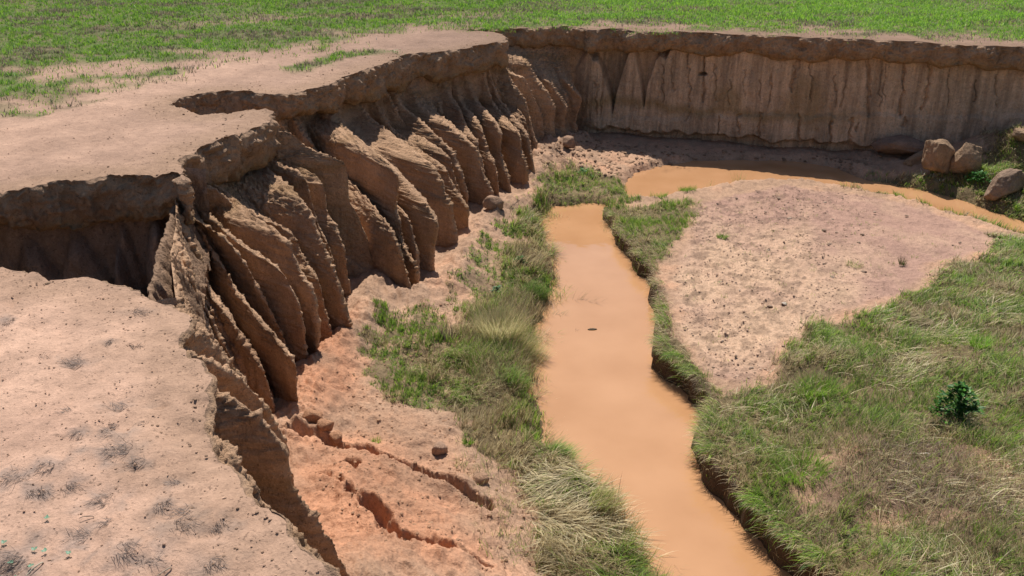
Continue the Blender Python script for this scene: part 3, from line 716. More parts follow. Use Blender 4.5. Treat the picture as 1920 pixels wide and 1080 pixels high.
disp = disp + fl * (-.14 * rec + .24 * (1 - rec) * smooth(1175, 1120, P0x) + .12 * (1 - rec) * smooth(1300, 1240, P0x) * smooth(1120, 1175, P0x) - .07 * slot - .2 * hole - vg * .02)
# an undercut notch at the foot of the bluff and a slight shelf under the yellow band
foot = smooth(1090, 1140, P0x) * smooth(1660, 1600, P0x) * smooth(-1.93, -2.03, z + fbm(x, y, z, 2.5, 3) * .09)
disp = disp - fl * foot * .22
disp = disp + fl * .05 * smooth(212, 222, P0y + fbm(x, y, z, 2, 2) * 10)
disp[:, 0] *= 0
hn = nrm.copy(); hn[..., 2] *= (.3 + .7 * kf)
gran = (n_g + n_s * .8) * kf
Wd = Wp + hn * (disp - gran)[..., None] + nrm * gran[..., None]
# colour of the earth
v = fbm(x, y, z, 1.6, 4); v2 = fbm(x, y, z * 3, 5, 3)
wc = np.array([.49, .305, .188]) * (1 + .22 * v[..., None] + .12 * v2[..., None])
pinkish = smooth(-.1, .5, v2) * .35

wc = wc + (np.array([.60, .44, .31]) - wc) * (fl * .9 * (.55 + .45 * pinkish))[..., None]
st = fbm(x, y, z * .08, 6, 5, .65); wc = wc * (1 + np.clip(st * .42, -.4, .2)[..., None] * fl[..., None])
yb = smooth(.17, .0, np.abs(z + 1.48 + fbm(x, y, z * 0, .9, 3) * .22)) * smooth(1700, 1500, P0x)
yb = np.maximum(yb, smooth(34, 10, np.hypot((P0x - 1362) * .8, (P0y - 188) * .9) + v * 8) * .9)
yb = np.maximum(yb, smooth(50, 20, np.hypot((P0x - 1510) * .9, (P0y - 190) * .8) + v * 12) * .7)
wc = wc + (np.array([.31, .195, .075]) - wc) * (yb * fl * .6)[..., None]
# iron-yellow seam at the top of the gully side and red base under the nearest fins
seam = smooth(.10, .0, np.abs(z + .62 + fbm(x, y, z * 0, 1.3, 2) * .15)) * kf * .35
wc = wc + (np.array([.27, .16, .06]) - wc) * seam[..., None]
red = smooth(-1.25, -1.9, z + v * .3) * smooth(11, 7, y) * kf
wc = wc + (np.array([.44, .215, .115]) - wc) * (red * .75)[..., None]
gold = smooth(.0, .5, v + .1) * smooth(-.7, -1.5, z) * smooth(7.5, 9.5, y) * kf * .4
wc = wc + (np.array([.30, .185, .095]) - wc) * gold[..., None]
gray = smooth(.02, .35, slot) * .0
me = grid_mesh('gully_wall', Wd, wc, flip=False)
tag(add('gully_wall', me, M_WALL), kind='structure')

# ---- the sink hole behind the narrow ridge: its wall under the slab, and the ridge's far side
def strip(name, pts, n_fl, ztop, zbot, bulges=(), amp=.03, res=.02, nz=110):
    q, s, _ = resample(np.array(pts, float), res)
    q = gsm(q, 4)
    d = np.gradient(q, axis=0); d /= np.linalg.norm(d, axis=1)[:, None]
    n_ = np.c_[d[:, 1], -d[:, 0]]
    zz = np.linspace(0, 1, nz)
    zt2 = np.interp(s, np.linspace(0, s[-1], len(ztop)), ztop)
    Zs = zt2[:, None] + (zbot - zt2[:, None]) * zz[None]
    out = (-.35 if name == 'ridge' else .18) * zz[None] ** 1.5 * np.ones_like(Zs)
    Xs = q[:, None, 0] + 0 * Zs; Ys = q[:, None, 1] + 0 * Zs
    for (bx, wdt, zt_, pr) in bulges:
        u = np.abs(q[:, 0] - bx)[:, None]
        ww = wdt * (.25 + .75 * smooth(zt_, zt_ - .7, Zs))
        out = out + pr * np.sqrt(np.clip(1 - (u / ww) ** 2, 0, 1)) * smooth(zt_ + .02, zt_ - .25, Zs)
    out = out + fbm(Xs, Ys, Zs * .4, 4, 3) * amp * (2 if name != 'ridge' else .8) + fbm(Xs, Ys, Zs * .7, 14, 3) * amp * .5 + fbm(Xs, Ys, Zs, 40, 2) * .005
    P = np.stack([Xs + n_[:, None, 0] * out, Ys + n_[:, None, 1] * out, Zs], 2)
    v = fbm(Xs, Ys, Zs, 2, 4)
    c = np.array([.40, .285, .21] if name != 'ridge' else [.34, .215, .14]) * (1 + .25 * v[..., None])
    return P, c
bul = [(-4.25, .26, -.58, .2), (-3.90, .11, -.72, .28), (-3.84, .12, -.5, .14), (-3.52, .17, -.42, .32), (-3.22, .15, -.45, .3), (-4.65, .25, -.6, .2)]
P, c = strip('pit', [(-2.2, 5.35), (-2.6, 5.1), (-3.2, 5.2), (-4.0, 5.5), (-5.1, 5.9), (-5.75, 6.6), (-5.5, 7.4), (-4.8, 7.95), (-4.2, 8.15), (-3.6, 8.3), (-3.2, 8.4), (-2.95, 8.35)], None, [-.03, -.05], -2.4, bul, .03)
me = grid_mesh('sinkhole_wall', P, c, flip=True); tag(add('sinkhole_wall', me, M_WALL), kind='structure')
P, c = strip('ridge', [(-3.35, 8.5), (-3.2, 7.85), (-3.0, 7.2), (-2.8, 6.5), (-2.6, 5.9), (-2.42, 5.3), (-2.2, 4.9)], None, [-.34, -.34, -.25, -.15, -.10, -.06], -2.4, (), .02)
# roll the ridge top over to the gully side
q = P[:, :1]; cq = c[:, :1]; rows = []
for o2 in np.linspace(.34, .03, 26):
    r_ = q.copy(); r_[..., 0] += o2; r_[..., 1] -= o2 * .25
    a_ = fbm(r_[..., 0], r_[..., 1], r_[..., 2], 5, 4) * .05 + np.abs(fbm(r_[..., 0], r_[..., 1], r_[..., 2], 14, 3)) * .05
    a_ = a_ + np.abs(fbm(r_[..., 0] * 1.2, r_[..., 1] * 5, r_[..., 2] * 0, 1.1, 3)) * .16 - .07
    r_[..., 2] += -.40 * smooth(.02, .34, o2) + a_ * smooth(0, .06, o2); rows.append(r_)
P = np.concatenate(rows + [P], 1); c = np.concatenate([cq * .92] * 26 + [c], 1)
me = grid_mesh('sinkhole_ridge', P, c, flip=True); tag(add('sinkhole_ridge', me, M_WALL), kind='structure')

# ------------------------------------------------------------------ grass blades
def blades(base, az, t0, t1, length, width, col, seg=3, tipcol=None):
    """curved tapering blades. az = heading, t0/t1 = tilt from vertical at root / tip (radians)"""
    n = len(base)
    d = np.stack([np.sin(az), np.cos(az)], 1)
    face = az + np.pi / 2 + (rng.random(n) - .5) * 1.6
    wv = np.stack([np.sin(face), np.cos(face), 0 * face], 1)
    p = base.copy(); V = []; C = []
    tc = col if tipcol is None else tipcol
    for k in range(seg + 1):
        u = k / seg
        wd = width * (1 - u ** 1.5) * (.7 + .6 * min(u * 3, 1) * .5)
        c = col * (1 - u) + tc * u
        if k < seg:
            V += [p - wv * wd[:, None] * .5, p + wv * wd[:, None] * .5]; C += [c, c]
            t_ = t0 + (t1 - t0) * (k + .5) / seg
            st = length / seg
            p = p + np.stack([d[:, 0] * np.sin(t_) * st, d[:, 1] * np.sin(t_) * st, np.cos(t_) * st], 1)
        else:
            V.append(p); C.append(c)
    m = 2 * seg + 1
    V = np.stack(V, 1).reshape(-1, 3); C = np.stack(C, 1).reshape(-1, 3)
    o = np.arange(n)[:, None] * m
    L = []; cnt = []
    for k in range(seg - 1):
        L.append(np.concatenate([o + 2 * k, o + 2 * k + 1, o + 2 * k + 3, o + 2 * k + 2], 1)); cnt.append(4)
    L.append(np.concatenate([o + 2 * seg - 2, o + 2 * seg - 1, o + 2 * seg], 1)); cnt.append(3)
    return V, np.concatenate(L, 1).ravel(), np.tile(cnt, n), C

def merge(parts):
    V = []; L = []; K = []; C = []; o = 0
    for v, l, k, c in parts:
        V.append(v); L.append(l + o); K.append(k); C.append(c); o += len(v)
    return np.concatenate(V), np.concatenate(L), np.concatenate(K), np.concatenate(C)

def mixc(cols, idx): return np.array(cols)[idx]
GA, GB, GC_ = (.20, .35, .035), (.31, .48, .045), (.09, .185, .035)
SA, SB, SC = (.66, .55, .32), (.45, .35, .19), (.22, .155, .09)

def pick(n, p_green, x=None, y=None):
    """colours: green with probability p_green (array), else straw"""
    g = rng.random(n) < p_green
    ig = rng.integers(0, 3, n); is_ = 3 + rng.integers(0, 3, n)
    c = mixc([GA, GB, GC_, SA, SB, SC], np.where(g, ig, is_))
    return c * (.8 + .4 * rng.random(n))[:, None]

def scatter(n, x0, x1, y0, y1):
    return x0 + (x1 - x0) * rng.random(n), y0 + (y1 - y0) * rng.random(n)

def floor_grass(name, polys, dens, lmin, lmax, green, az0, spread, lay, wid=.0042, box=None, seg=3, dmul=1.0):
    allp = np.concatenate([np.array(p) for p in polys])
    x0, y0 = allp.min(0) - .1; x1, y1 = allp.max(0) + .1
    if box: x0, x1, y0, y1 = max(x0, box[0]), min(x1, box[1]), max(y0, box[2]), min(y1, box[3])
    n = int((x1 - x0) * (y1 - y0) * dens)
    x, y = scatter(n, x0, x1, y0, y1)
    ins = np.zeros(n, bool)
    for p in polys: ins |= sdist(x, y, p) < .12
    x, y = x[ins], y[ins]
    px, py = proj(x, y, x * 0 - 2); vis = (px > -150) & (px < 2200) & (py < 1400)
    x, y = x[vis], y[vis]
    dist = np.hypot(x, y)
    nz = fbm(x, y, x * 0 + 50, 2.6, 3)
    k = rng.random(len(x)) < grass_density(x, y) * dmul * np.clip(.75 + nz * .9, .12, 1) * np.clip(1.25 - dist / 26, .45, 1)
    x, y, nz = x[k], y[k], nz[k]; n = len(x)
    # pull the blades together into clumps
    m = max(8, n // 22); ci = rng.integers(0, m, n); cxy = np.stack([x[:m], y[:m]], 1)
    cell = {}
    gx = np.round(x / .11).astype(int); gy = np.round(y / .11).astype(int)
    hx = (np.sin(gx * 12.9898 + gy * 78.233) * 43758.5453) % 1 - .5; hy = (np.sin(gx * 39.346 + gy * 11.135) * 24634.6345) % 1 - .5
    tx_ = gx * .11 + hx * .09; ty_ = gy * .11 + hy * .09; pl = .62 * rng.random(n)
    x = x + (tx_ - x) * pl; y = y + (ty_ - y) * pl; hk = (np.sin(gx * 7.13 + gy * 3.77) * 9341.7) % 1
    z = zfloor(x, y) - .01
    wn = fbm(x, y, x * 0 + 60, 1.3, 3); wn2 = fbm(x, y, x * 0 + 70, 1.1, 3)
    az = az0 + (hk - .5) * 1.6 + wn * 2.2 + (rng.random(n) - .5) * spread
    ly = np.clip(lay + wn2 * .6 + (rng.random(n) - .5) * .5, 0, 1.2)
    t0 = .15 + ly * .8 * rng.random(n); t1 = t0 + .4 + ly * 1.0
    t1 = np.minimum(t1, 1.75)
    Ln = (lmin + (lmax - lmin) * rng.random(n) ** 1.5) * np.clip(1 + nz * .6, .5, 1.5)
    gp = np.clip(green + (hk - .5) * .7 + fbm(x, y, x * 0 + 80, 1.5, 3) * .9, .04, .97)
    col = pick(n, gp)
    tip = col + (np.array(SA) * .8 - col) * (rng.random(n) * .45)[:, None]
    w_ = wid * (.6 + .8 * rng.random(n)) * np.clip(dist[k] / 8, .8, 2.2)
    v = blades(np.c_[x, y, z], az, t0, t1, Ln, w_, col, seg, tip)
    me = mesh_from(name, *v[:3], v[3], True)
    return tag(add(name, me, M_GRASS), kind='stuff')

DR = math.radians
floor_grass('bank_grass', [LEFTG], 6500, .07, .24, .34, DR(150), 2.6, .45, wid=.006)
floor_grass('low_grass', [LEFTS, LEFTU], 9000, .03, .085, .88, DR(120), 6, .3, wid=.008)
floor_grass('meadow_grass', [RIGHTG], 6800, .04, .15, .72, DR(95), 3.2, .5, wid=.006)
floor_grass('island_grass', [MIDG, NECK], 6500, .04, .13, .72, DR(200), 4, .4)
floor_grass('far_bank_grass', [FARG, FARH], 9000, .06, .17, .55, DR(170), 3, .6)

def fringe(name, line, n, lmin, lmax, green, off, lo=0., hi=1.):
    q, s_, _ = resample(np.array(line), .02); d = np.gradient(q, axis=0); d /= np.linalg.norm(d, axis=1)[:, None]
    i = rng.integers(int(lo * len(q)), int(hi * len(q)), n)
    nrm_ = np.c_[d[i, 1], -d[i, 0]]
    nz = fbm(q[i, 0], q[i, 1], q[i, 0] * 0 + 44, 2.5, 3)
    k = rng.random(n) < np.clip(.7 + nz * 1.3, .1, 1); i, nrm_, nz = i[k], nrm_[k], nz[k]; n = len(i)
    o = (off + rng.random(n) * .14)[:, None]
    x, y = (q[i] - nrm_ * o).T
    z = zfloor(x, y) - .01
    az = np.arctan2(nrm_[:, 0], nrm_[:, 1]) + rng.normal(size=n) * .5
    v = blades(np.c_[x, y, z], az, .5 + rng.random(n) * .5, 1.5 + rng.random(n) * 1.1, lmin + (lmax - lmin) * rng.random(n), .005 * (.6 + .8 * rng.random(n)), pick(n, np.clip(green + nz, .05, 1)), 4)
    me = mesh_from(name, *v[:3], v[3], True)
    return tag(add(name, me, M_GRASS), kind='stuff')
fringe('bank_fringe', [(a, b_) for a, b_ in STEEP], 9000, .08, .22, .5, .04, .42, 1.)
fringe('bank_fringe', [(a, b_) for a, b_ in STEEP], 2200, .06, .16, .4, .05, 0., .42)
fringe('root_fringe', [(a, b_) for a, b_ in STEEP], 3500, .07, .2, -1.5, .02)
# loose fringe: sparse sprigs over the bare soil, the sand bar and the foot of the wall
def sprigs(name, n, region_px, z0, lmin, lmax, green, nb=(5, 12), spread=.03, wid=.004):
    poly = G(region_px, z0); a = np.array(poly)
    cx, cy = scatter(n, a[:, 0].min(), a[:, 0].max(), a[:, 1].min(), a[:, 1].max())
    i = inpoly(cx, cy, poly) & (np.minimum(sdist(cx, cy, WP), sdist(cx, cy, PP)) > .03); cx, cy = cx[i], cy[i]
    k = rng.integers(nb[0], nb[1], len(cx)); x = np.repeat(cx, k); y = np.repeat(cy, k); m = len(x)
    x = x + rng.normal(size=m) * spread; y = y + rng.normal(size=m) * spread
    z = zfloor(x, y) - .005
    gp = np.repeat(np.clip(green + (rng.random(len(cx)) - .5), .05, 1), k)
    v = blades(np.c_[x, y, z], rng.random(m) * 6.28, rng.random(m) * .6, .6 + rng.random(m) * .9, lmin + (lmax - lmin) * rng.random(m), wid * (.6 + .8 * rng.random(m)), pick(m, gp))
    me = mesh_from(name, *v[:3], v[3], True)
    return tag(add(name, me, M_GRASS), kind='stuff')
sprigs('sprigs', 330, [(1270,380),(1500,350),(1750,420),(1840,460),(1700,530),(1500,620),(1400,710),(1280,640)], -1.98, .02, .07, .6)
sprigs('sprigs', 240, [(1010,340),(1180,330),(1180,400),(1000,560),(880,640),(700,740),(860,860),(1000,1080),(1230,1080),(1100,900),(900,640),(880,560),(940,430)], -2.05, .03, .10, .7)
sprigs('sprigs', 500, [(670,640),(860,560),(1000,430),(1010,600),(1000,760),(900,800),(700,760)], -2.0, .02, .08, .85, wid=.005)
sprigs('sprigs', 260, [(900,560),(1000,540),(1010,640),(1000,720),(930,740),(860,700)], -2.08, .14, .34, .25, (14, 30), .05, .0035)
sprigs('sprigs', 160, [(850,850),(960,860),(1100,1080),(900,1080),(880,950)], -2.0, .04, .12, .45, (6, 14), .04)
sprigs('sprigs', 700, [(1300,770),(1340,830),(1330,880),(1500,1080),(1900,1090),(1920,900),(1900,650),(1500,650),(1400,740)], -1.9, .12, .28, .3, (5, 12), .06, .0035)
# brush of dead grass flattened over the bank edge
sprigs('flood_litter', 1500, [(1560,780),(1680,800),(1900,820),(1920,1080),(1700,1080),(1640,960),(1560,900)], -1.84, .05, .22, .05, (3, 7), .05, .004)

def straw(name, poly, dens, lmin, lmax, az0, sp, cols, thr=0.0, wid=.006, t=(1.0, 1.5)):
    a = np.array(poly); n = int((a[:, 0].max() - a[:, 0].min()) * (a[:, 1].max() - a[:, 1].min()) * dens)
    x, y = scatter(n, a[:, 0].min(), a[:, 0].max(), a[:, 1].min(), a[:, 1].max())
    px, py = proj(x, y, x * 0 - 2)
    k = inpoly(x, y, poly) & (px < 2100) & (py < 1300); x, y = x[k], y[k]
    f_ = fbm(x, y, x * 0 + 150, 1.5, 3); k = rng.random(len(x)) < np.clip(.35 + f_ * 1.5 - thr, 0, 1); x, y, f_ = x[k], y[k], f_[k]; n = len(x)
    az = az0 + fbm(x, y, x * 0 + 160, .8, 2) * 2.5 + rng.normal(size=n) * sp
    c = mixc(cols, rng.integers(0, len(cols), n)) * (.75 + .5 * rng.random(n))[:, None]
    t0 = t[0] + (rng.random(n) - .5) * .4
    v = blades(np.c_[x, y, zfloor(x, y) + .03 * rng.random(n)], az, t0, t[1] + rng.random(n) * .35, lmin + (lmax - lmin) * rng.random(n), wid * (.5 + rng.random(n)), c, 4)
    me = mesh_from(name, *v[:3], v[3], True)
    return tag(add(name, me, M_GRASS), kind='stuff')
PALE = [SA, SB, (.72, .62, .38), (.55, .47, .30)]
straw('flattened_straw', RIGHTG, 330, .08, .28, DR(110), .6, PALE, .1)
straw('flattened_straw', G([(1640,640),(1920,560),(1930,1000),(1700,820)], -1.85), 420, .12, .34, DR(105), .4, PALE, .1)
straw('flattened_straw', G([(960,860),(1050,850),(1180,930),(1280,1090),(1100,1190),(1020,1060),(960,940)], -2.1), 1300, .12, .32, DR(140), .35, PALE, -.3)
straw('flattened_straw', G([(1590,325),(1700,332),(1780,342),(1780,372),(1700,356),(1610,338)], -2.15), 1500, .08, .22, DR(100), .5, [(.75, .70, .60), SA, SB], -.3, .012)
straw('flattened_straw', G([(1780,320),(1850,285),(1920,270),(1960,330),(1850,345)], -1.95), 900, .08, .24, DR(120), .6, [SA, SB, SC], -.2, .010)
straw('flood_litter', G([(1600,830),(1700,800),(1800,850),(1910,930),(1900,1000),(1760,960),(1650,930)], -1.84), 2600, .04, .16, DR(110), 1.2, [SC, (.26, .18, .13), (.15, .10, .075), SB], -.5, .005)
straw('leaf_litter', G([(1120,400),(1215,530),(1230,690),(1330,770),(1310,700),(1260,600),(1230,480),(1180,400)], -2.05), 1500, .05, .14, DR(200), .8, [SA, SB, SC], -.1, .005)
# ---- plateau grass
def field_grass():
    parts = []
    for (ya, yb_, xa, xb, dens, lm, wid) in [(7, 12.5, -11, 1, 2200, .055, .011), (12.5, 18, -14, 5, 1900, .055, .013), (15.5, 18, 5, 14, 1900, .05, .013), (18, 24, -16, 16, 1500, .06, .017), (24, 40, -26, 26, 220, .09, .04)]:
        n = int((yb_ - ya) * (xb - xa) * dens)
        x, y = scatter(n, xa, xb, ya, yb_)
        px, py = proj(x, y, x * 0); k = (px > -120) & (px < 2040); x, y, px = x[k], y[k], px[k]
        g = field_mask(x, y)
        cl = fbm(x, y, x * 0 + 90, 5.5, 2)
        right = smooth(500, 1300, px)
        k = rng.random(len(x)) < g * np.clip(.5 + cl * (1.3 - .8 * right) + .35 * right, .04, 1)
        k &= dist_line(x, y, RIMC) > .05
        x, y, px, cl, g, right = x[k], y[k], px[k], cl[k], g[k], right[k]; n = len(x)
        br = fbm(x * .7, y * 1.3, x * 0 + 31, .8, 4)
        dead = np.clip(smooth(.0, .55, br) * (.85 - .35 * right) + smooth(.9, .4, g) * .25, 0, .9)
        isd = rng.random(n) < dead
        gc = mixc([(.20, .38, .032), (.28, .47, .045), (.11, .22, .045)], rng.integers(0, 3, n)) * (1 + .25 * right[:, None])
        dc = mixc([(.22, .17, .12), (.34, .27, .17), (.13, .11, .085)], rng.integers(0, 3, n))
        col = np.where(isd[:, None], dc, gc) * (.8 + .4 * rng.random(n))[:, None]
        L_ = lm * (.5 + rng.random(n)) * np.clip(1 + cl, .5, 1.6)
        v = blades(np.c_[x, y, zplat(x, y) - .004], rng.random(n) * 6.28, rng.random(n) * .7, .8 + rng.random(n) * .7, L_, wid * (.6 + .8 * rng.random(n)), col, 2)
        parts.append(v)
    v = merge(parts)
    me = mesh_from('field_grass', *v[:3], v[3], True)
    tag(add('field_grass', me, M_GRASS), kind='stuff')
field_grass()

# ------------------------------------------------------------------ stones, clods, blocks
def icos(sub):
    me = bpy.data.meshes.new('tmp'); import bmesh
    bm = bmesh.new(); bmesh.ops.create_icosphere(bm, subdivisions=sub, radius=1)
    v = np.array([tuple(q.co) for q in bm.verts]); f = np.array([[q.index for q in p.verts] for p in bm.faces]); bm.free(); bpy.data.meshes.remove(me)
    return v, f
ICO = {k: icos(k) for k in (1, 2, 3, 5)}

def rock_verts(size, seed, sub=3, rough=.25, cuts=7, box=0.0):
    v, f = ICO[sub]; v = v.copy(); r = np.random.default_rng(seed)
    if box: 
        m = np.abs(v).max(1)[:, None]; v = v * (1 - box) + v / m * .85 * box
    for _ in range(cuts):
        n = r.normal(size=3); n /= np.linalg.norm(n); dd_ = v @ n; lim = .62 + .25 * r.random()
        v = v - n[None] * np.clip(dd_ - lim, 0, 9)[:, None] * .85
    q = v + seed * 3.1
    nn = fbm(q[:, 0], q[:, 1], q[:, 2], 1.6, 3) * rough + ((fbm(q[:, 0], q[:, 1], q[:, 2], 5, 4) * rough * .55 - np.clip(.07 - np.abs(noise3(q[:, 0] * 1.3, q[:, 1] * 1.3, q[:, 2] * 1.3)), 0, 1) * rough * 7) if sub > 2 else 0)
    v = v * (1 + nn)[:, None] * np.array(size)
    return v, f

def crumbs(name, n, poly, z_fn, smin, smax, mat, col, keepf=None):
    a = np.array(poly)
    x, y = scatter(n, a[:, 0].min(), a[:, 0].max(), a[:, 1].min(), a[:, 1].max())
    i = inpoly(x, y, poly)
    if keepf is not None: i &= keepf(x, y)
    x, y = x[i], y[i]; n = len(x); z = z_fn(x, y)
    s = smin + (smax - smin) * rng.random(n) ** 3.5
    base = [rock_verts((1, .9, .42), 40 + k, 1, .3, 4)[0] for k in range(8)]; f = ICO[1][1]
    V = np.stack([base[k] for k in rng.integers(0, 8, n)]) * s[:, None, None]
    a_ = rng.random(n) * 6.28; ca, sa = np.cos(a_)[:, None], np.sin(a_)[:, None]
    V = np.stack([V[..., 0] * ca - V[..., 1] * sa + x[:, None], V[..., 0] * sa + V[..., 1] * ca + y[:, None], V[..., 2] + (z + s * .08)[:, None]], 2)
    m = V.shape[1]
    fl_ = (f[None] + (np.arange(n) * m)[:, None, None]).reshape(-1)
    c = np.repeat(col(x, y, n), m, 0)
    me = mesh_from(name, V.reshape(-1, 3), fl_, np.full(n * len(f), 3), c, False)
    return tag(add(name, me, mat), kind='stuff')

FG = [tuple(atp(p, 0)) for p in [(-60,1140),(720,1140),(640,1080),(547,1013),(430,870),(385,800),(385,690),(330,637),(330,570),(250,540),(0,505),(-60,505)]]
inpl = lambda x, y: inpoly(x, y, poly) & (dist_line(x, y, RIMC) > .01)
crumbs('soil_crumbs', 9000, FG, zplat, .0008, .008, M_GROUND, lambda x, y, n: np.array([.47, .30, .21]) * (.6 + .6 * rng.random(n))[:, None], inpl)
UP = [tuple(atp(p, 0)) for p in [(-60,370),(-60,230),(300,160),(650,90),(900,60),(900,90),(620,160),(400,180),(510,215),(340,330),(0,360)]]
crumbs('soil_crumbs', 9000, UP, zplat, .0015, .011, M_GROUND, lambda x, y, n: np.array([.42, .27, .18]) * (.6 + .6 * rng.random(n))[:, None], inpl)
crumbs('sand_crumbs', 26000, SAND, lambda x, y: zfloor(x, y), .003, .019, M_FLOOR, lambda x, y, n: mixc([(.40, .265, .19), (.48, .33, .24), (.31, .205, .15)], rng.integers(0, 3, n)), lambda x, y: (fbm(x, y, x * 0 + 17, 1.6, 3) > -.15) & (proj(x, y, x * 0 - 1.95)[0] < 1560 + 120 * rng.random(len(x))))
APR = G([(560,800),(660,680),(780,590),(880,520),(1000,400),(1000,480),(940,600),(850,700),(860,820),(1000,960),(1060,1100),(680,1100),(600,950)], -1.95)
crumbs('soil_crumbs', 12000, APR, lambda x, y: zfloor(x, y), .003, .019, M_FLOOR, lambda x, y, n: np.array([.40, .23, .14]) * (.6 + .6 * rng.random(n))[:, None], lambda x, y: rng.random(len(x)) < np.clip(.5 + fbm(x, y, x * 0 + 3, 2, 3), .05, 1))
crumbs('brim_crumbs', 16000, UP, zplat, .002, .020, M_GROUND, lambda x, y, n: np.array([.34, .215, .145]) * (.7 + .5 * rng.random(n))[:, None], lambda x, y: inpl(x, y) & (dist_line(x, y, RIMC) < .02 + .5 * rng.random(len(x)) ** 2))
crumbs('brim_crumbs', 9000, FG, zplat, .0012, .011, M_GROUND, lambda x, y, n: np.array([.36, .23, .155]) * (.7 + .5 * rng.random(n))[:, None], lambda x, y: inpl(x, y) & (dist_line(x, y, RIMC) < .02 + .4 * rng.random(len(x)) ** 2))
FARB = G([(1000,300),(1090,265),(1500,290),(1650,300),(1590,325),(1200,325),(1020,345)], -2.12)
crumbs('soil_crumbs', 5000, FARB, lambda x, y: zfloor(x, y), .006, .05, M_FLOOR, lambda x, y, n: np.array([.33, .21, .135]) * (.6 + .6 * rng.random(n))[:, None])

def block(name, px, zc, size, rot, seed, label, cat, col, sub=5, rough=.075, cuts=12, box=.9, sink=.3, group=None):
    x, y = atp(px, zc)
    v, f = rock_verts(size, seed, sub, rough, cuts, box)
    q = v * 5
    c = np.array(col) * (1 + .2 * fbm(q[:, 0], q[:, 1], q[:, 2], 1, 3))[:, None]
    me = mesh_from(name, v, f.ravel(), np.full(len(f), 3), c)
    o = add(name, me, M_ROCK); z = float(zfloor(np.array([x]), np.array([y]))[0])
    o.location = (x, y, z + size[2] * (1 - sink)); o.rotation_euler = rot
    return tag(o, label, cat, group)
EB = (.31, .205, .13)
block('earth_block', (1756, 318), -1.95, (.30, .26, .36), (.05, .08, .2), 3, 'brown upright lump of fallen bank earth, left half of the split pair below the cliff', 'earth block', EB, sink=.25)
block('earth_block', (1806, 322), -1.93, (.27, .25, .35), (-.04, -.02, .15), 11, 'brown lump of fallen bank earth, right half of the split pair below the cliff', 'earth block', EB, sink=.25)
block('boulder', (1884, 348), -1.9, (.36, .24, .24), (.1, -.35, .25), 21, 'grey-brown boulder with a pointed crest lying in grass at the right edge', 'boulder', (.27, .185, .13), box=.2, cuts=10)
block('earth_slab', (1690, 288), -2.0, (.62, .42, .20), (.05, .12, .1), 31, 'wide shaded slab of earth collapsed against the foot of the far cliff', 'earth slab', (.30, .20, .145), box=.5, cuts=9)
block('earth_slab', (1722, 300), -1.98, (.34, .16, .13), (.1, -.25, .35), 37, 'thin tilted earth slab with a sunlit top edge, left of the split lump', 'earth slab', EB, box=.4)
block('boulder', (1905, 300), -1.75, (.20, .16, .12), (0, .2, .5), 41, 'small earth boulder half buried in dry grass above the pointed boulder', 'boulder', EB, box=.3)
block('clod', (823, 847), -1.97, (.075, .06, .055), (.2, .1, .6), 51, 'squarish soil clod on the pink slope above the long crack', 'clod', (.38, .24, .165), sub=3, sink=.25)
block('clod', (902, 908), -2.0, (.07, .055, .05), (0, .2, .2), 53, 'rounded soil clod at the lower end of the long crack', 'clod', (.36, .22, .14), sub=3, sink=.25)
block('clod', (590, 812), -1.88, (.10, .08, .08), (0, .2, .2), 57, 'orange lump at the foot of the tall fin, beside the crack opening', 'clod', (.40, .21, .12), sub=3, sink=.35)
block('clod', (612, 822), -1.86, (.08, .07, .06), (0, .2, 1.2), 58, 'smaller orange lump, second one right of the tall fin foot', 'clod', (.40, .21, .12), sub=3, sink=.35)
block('clod', (633, 834), -1.86, (.075, .06, .05), (0, .1, 2.2), 59, 'orange lump furthest right in the row below the tall fin', 'clod', (.40, .21, .12), sub=3, sink=.35)
block('clod', (925, 402), -2.08, (.18, .13, .11), (0, .1, .2), 61, 'brown clod in the shade under the last fins of the left wall', 'clod', (.33, .21, .14), sub=3, sink=.3)
block('clod', (1038, 262), -2.05, (.20, .16, .16), (0, .3, .2), 63, 'loose earth lump under the overhang of the slumped ledge', 'clod', (.32, .21, .14), sub=3, sink=.1)
block('clod', (1067, 285), -2.08, (.17, .14, .13), (0, .1, 1.2), 65, 'dark earth lump at the foot of the slumped ledge, beside the far cliff', 'clod', (.30, .19, .13), sub=3, sink=.1)

# stones on the sand bar, one object each
sx, sy = [], []
for (px, py) in [(1500,385),(1547,380),(1435,398),(1610,402),(1612,422),(1677,382),(1420,380),(1395,388),(1560,412),(1700,405),(1480,410),(1460,372),(1530,368),(1580,372),(1345,382),(1380,372),(1640,398),(1590,395),(1545,432),(1568,436),(1470,430),(1617,440),(1450,450),(1610,455),(1556,458),(1440,470),(1500,545),(1485,540),(1387,545),(1444,575),(1470,570),(1350,530),(1400,500),(1620,510),(1800,455),(1786,460),(1690,500),(1560,520),(1545,495),(1360,470),(1355,640),(1330,655),(1380,668),(1410,690),(1300,630)]:
    sx.append(px); sy.append(py)
proto = []
for k in range(4):
    v, f = rock_verts((.045, .036, .017), 70 + k, 2, .25, 7)
    proto.append(mesh_from('stone', v, f.ravel(), np.full(len(f), 3), np.tile(np.array([(.34, .235, .17), (.42, .31, .235), (.37, .26, .19), (.58, .49, .40)][k]), (len(v), 1))))
    proto[-1].materials.append(M_ROCK)
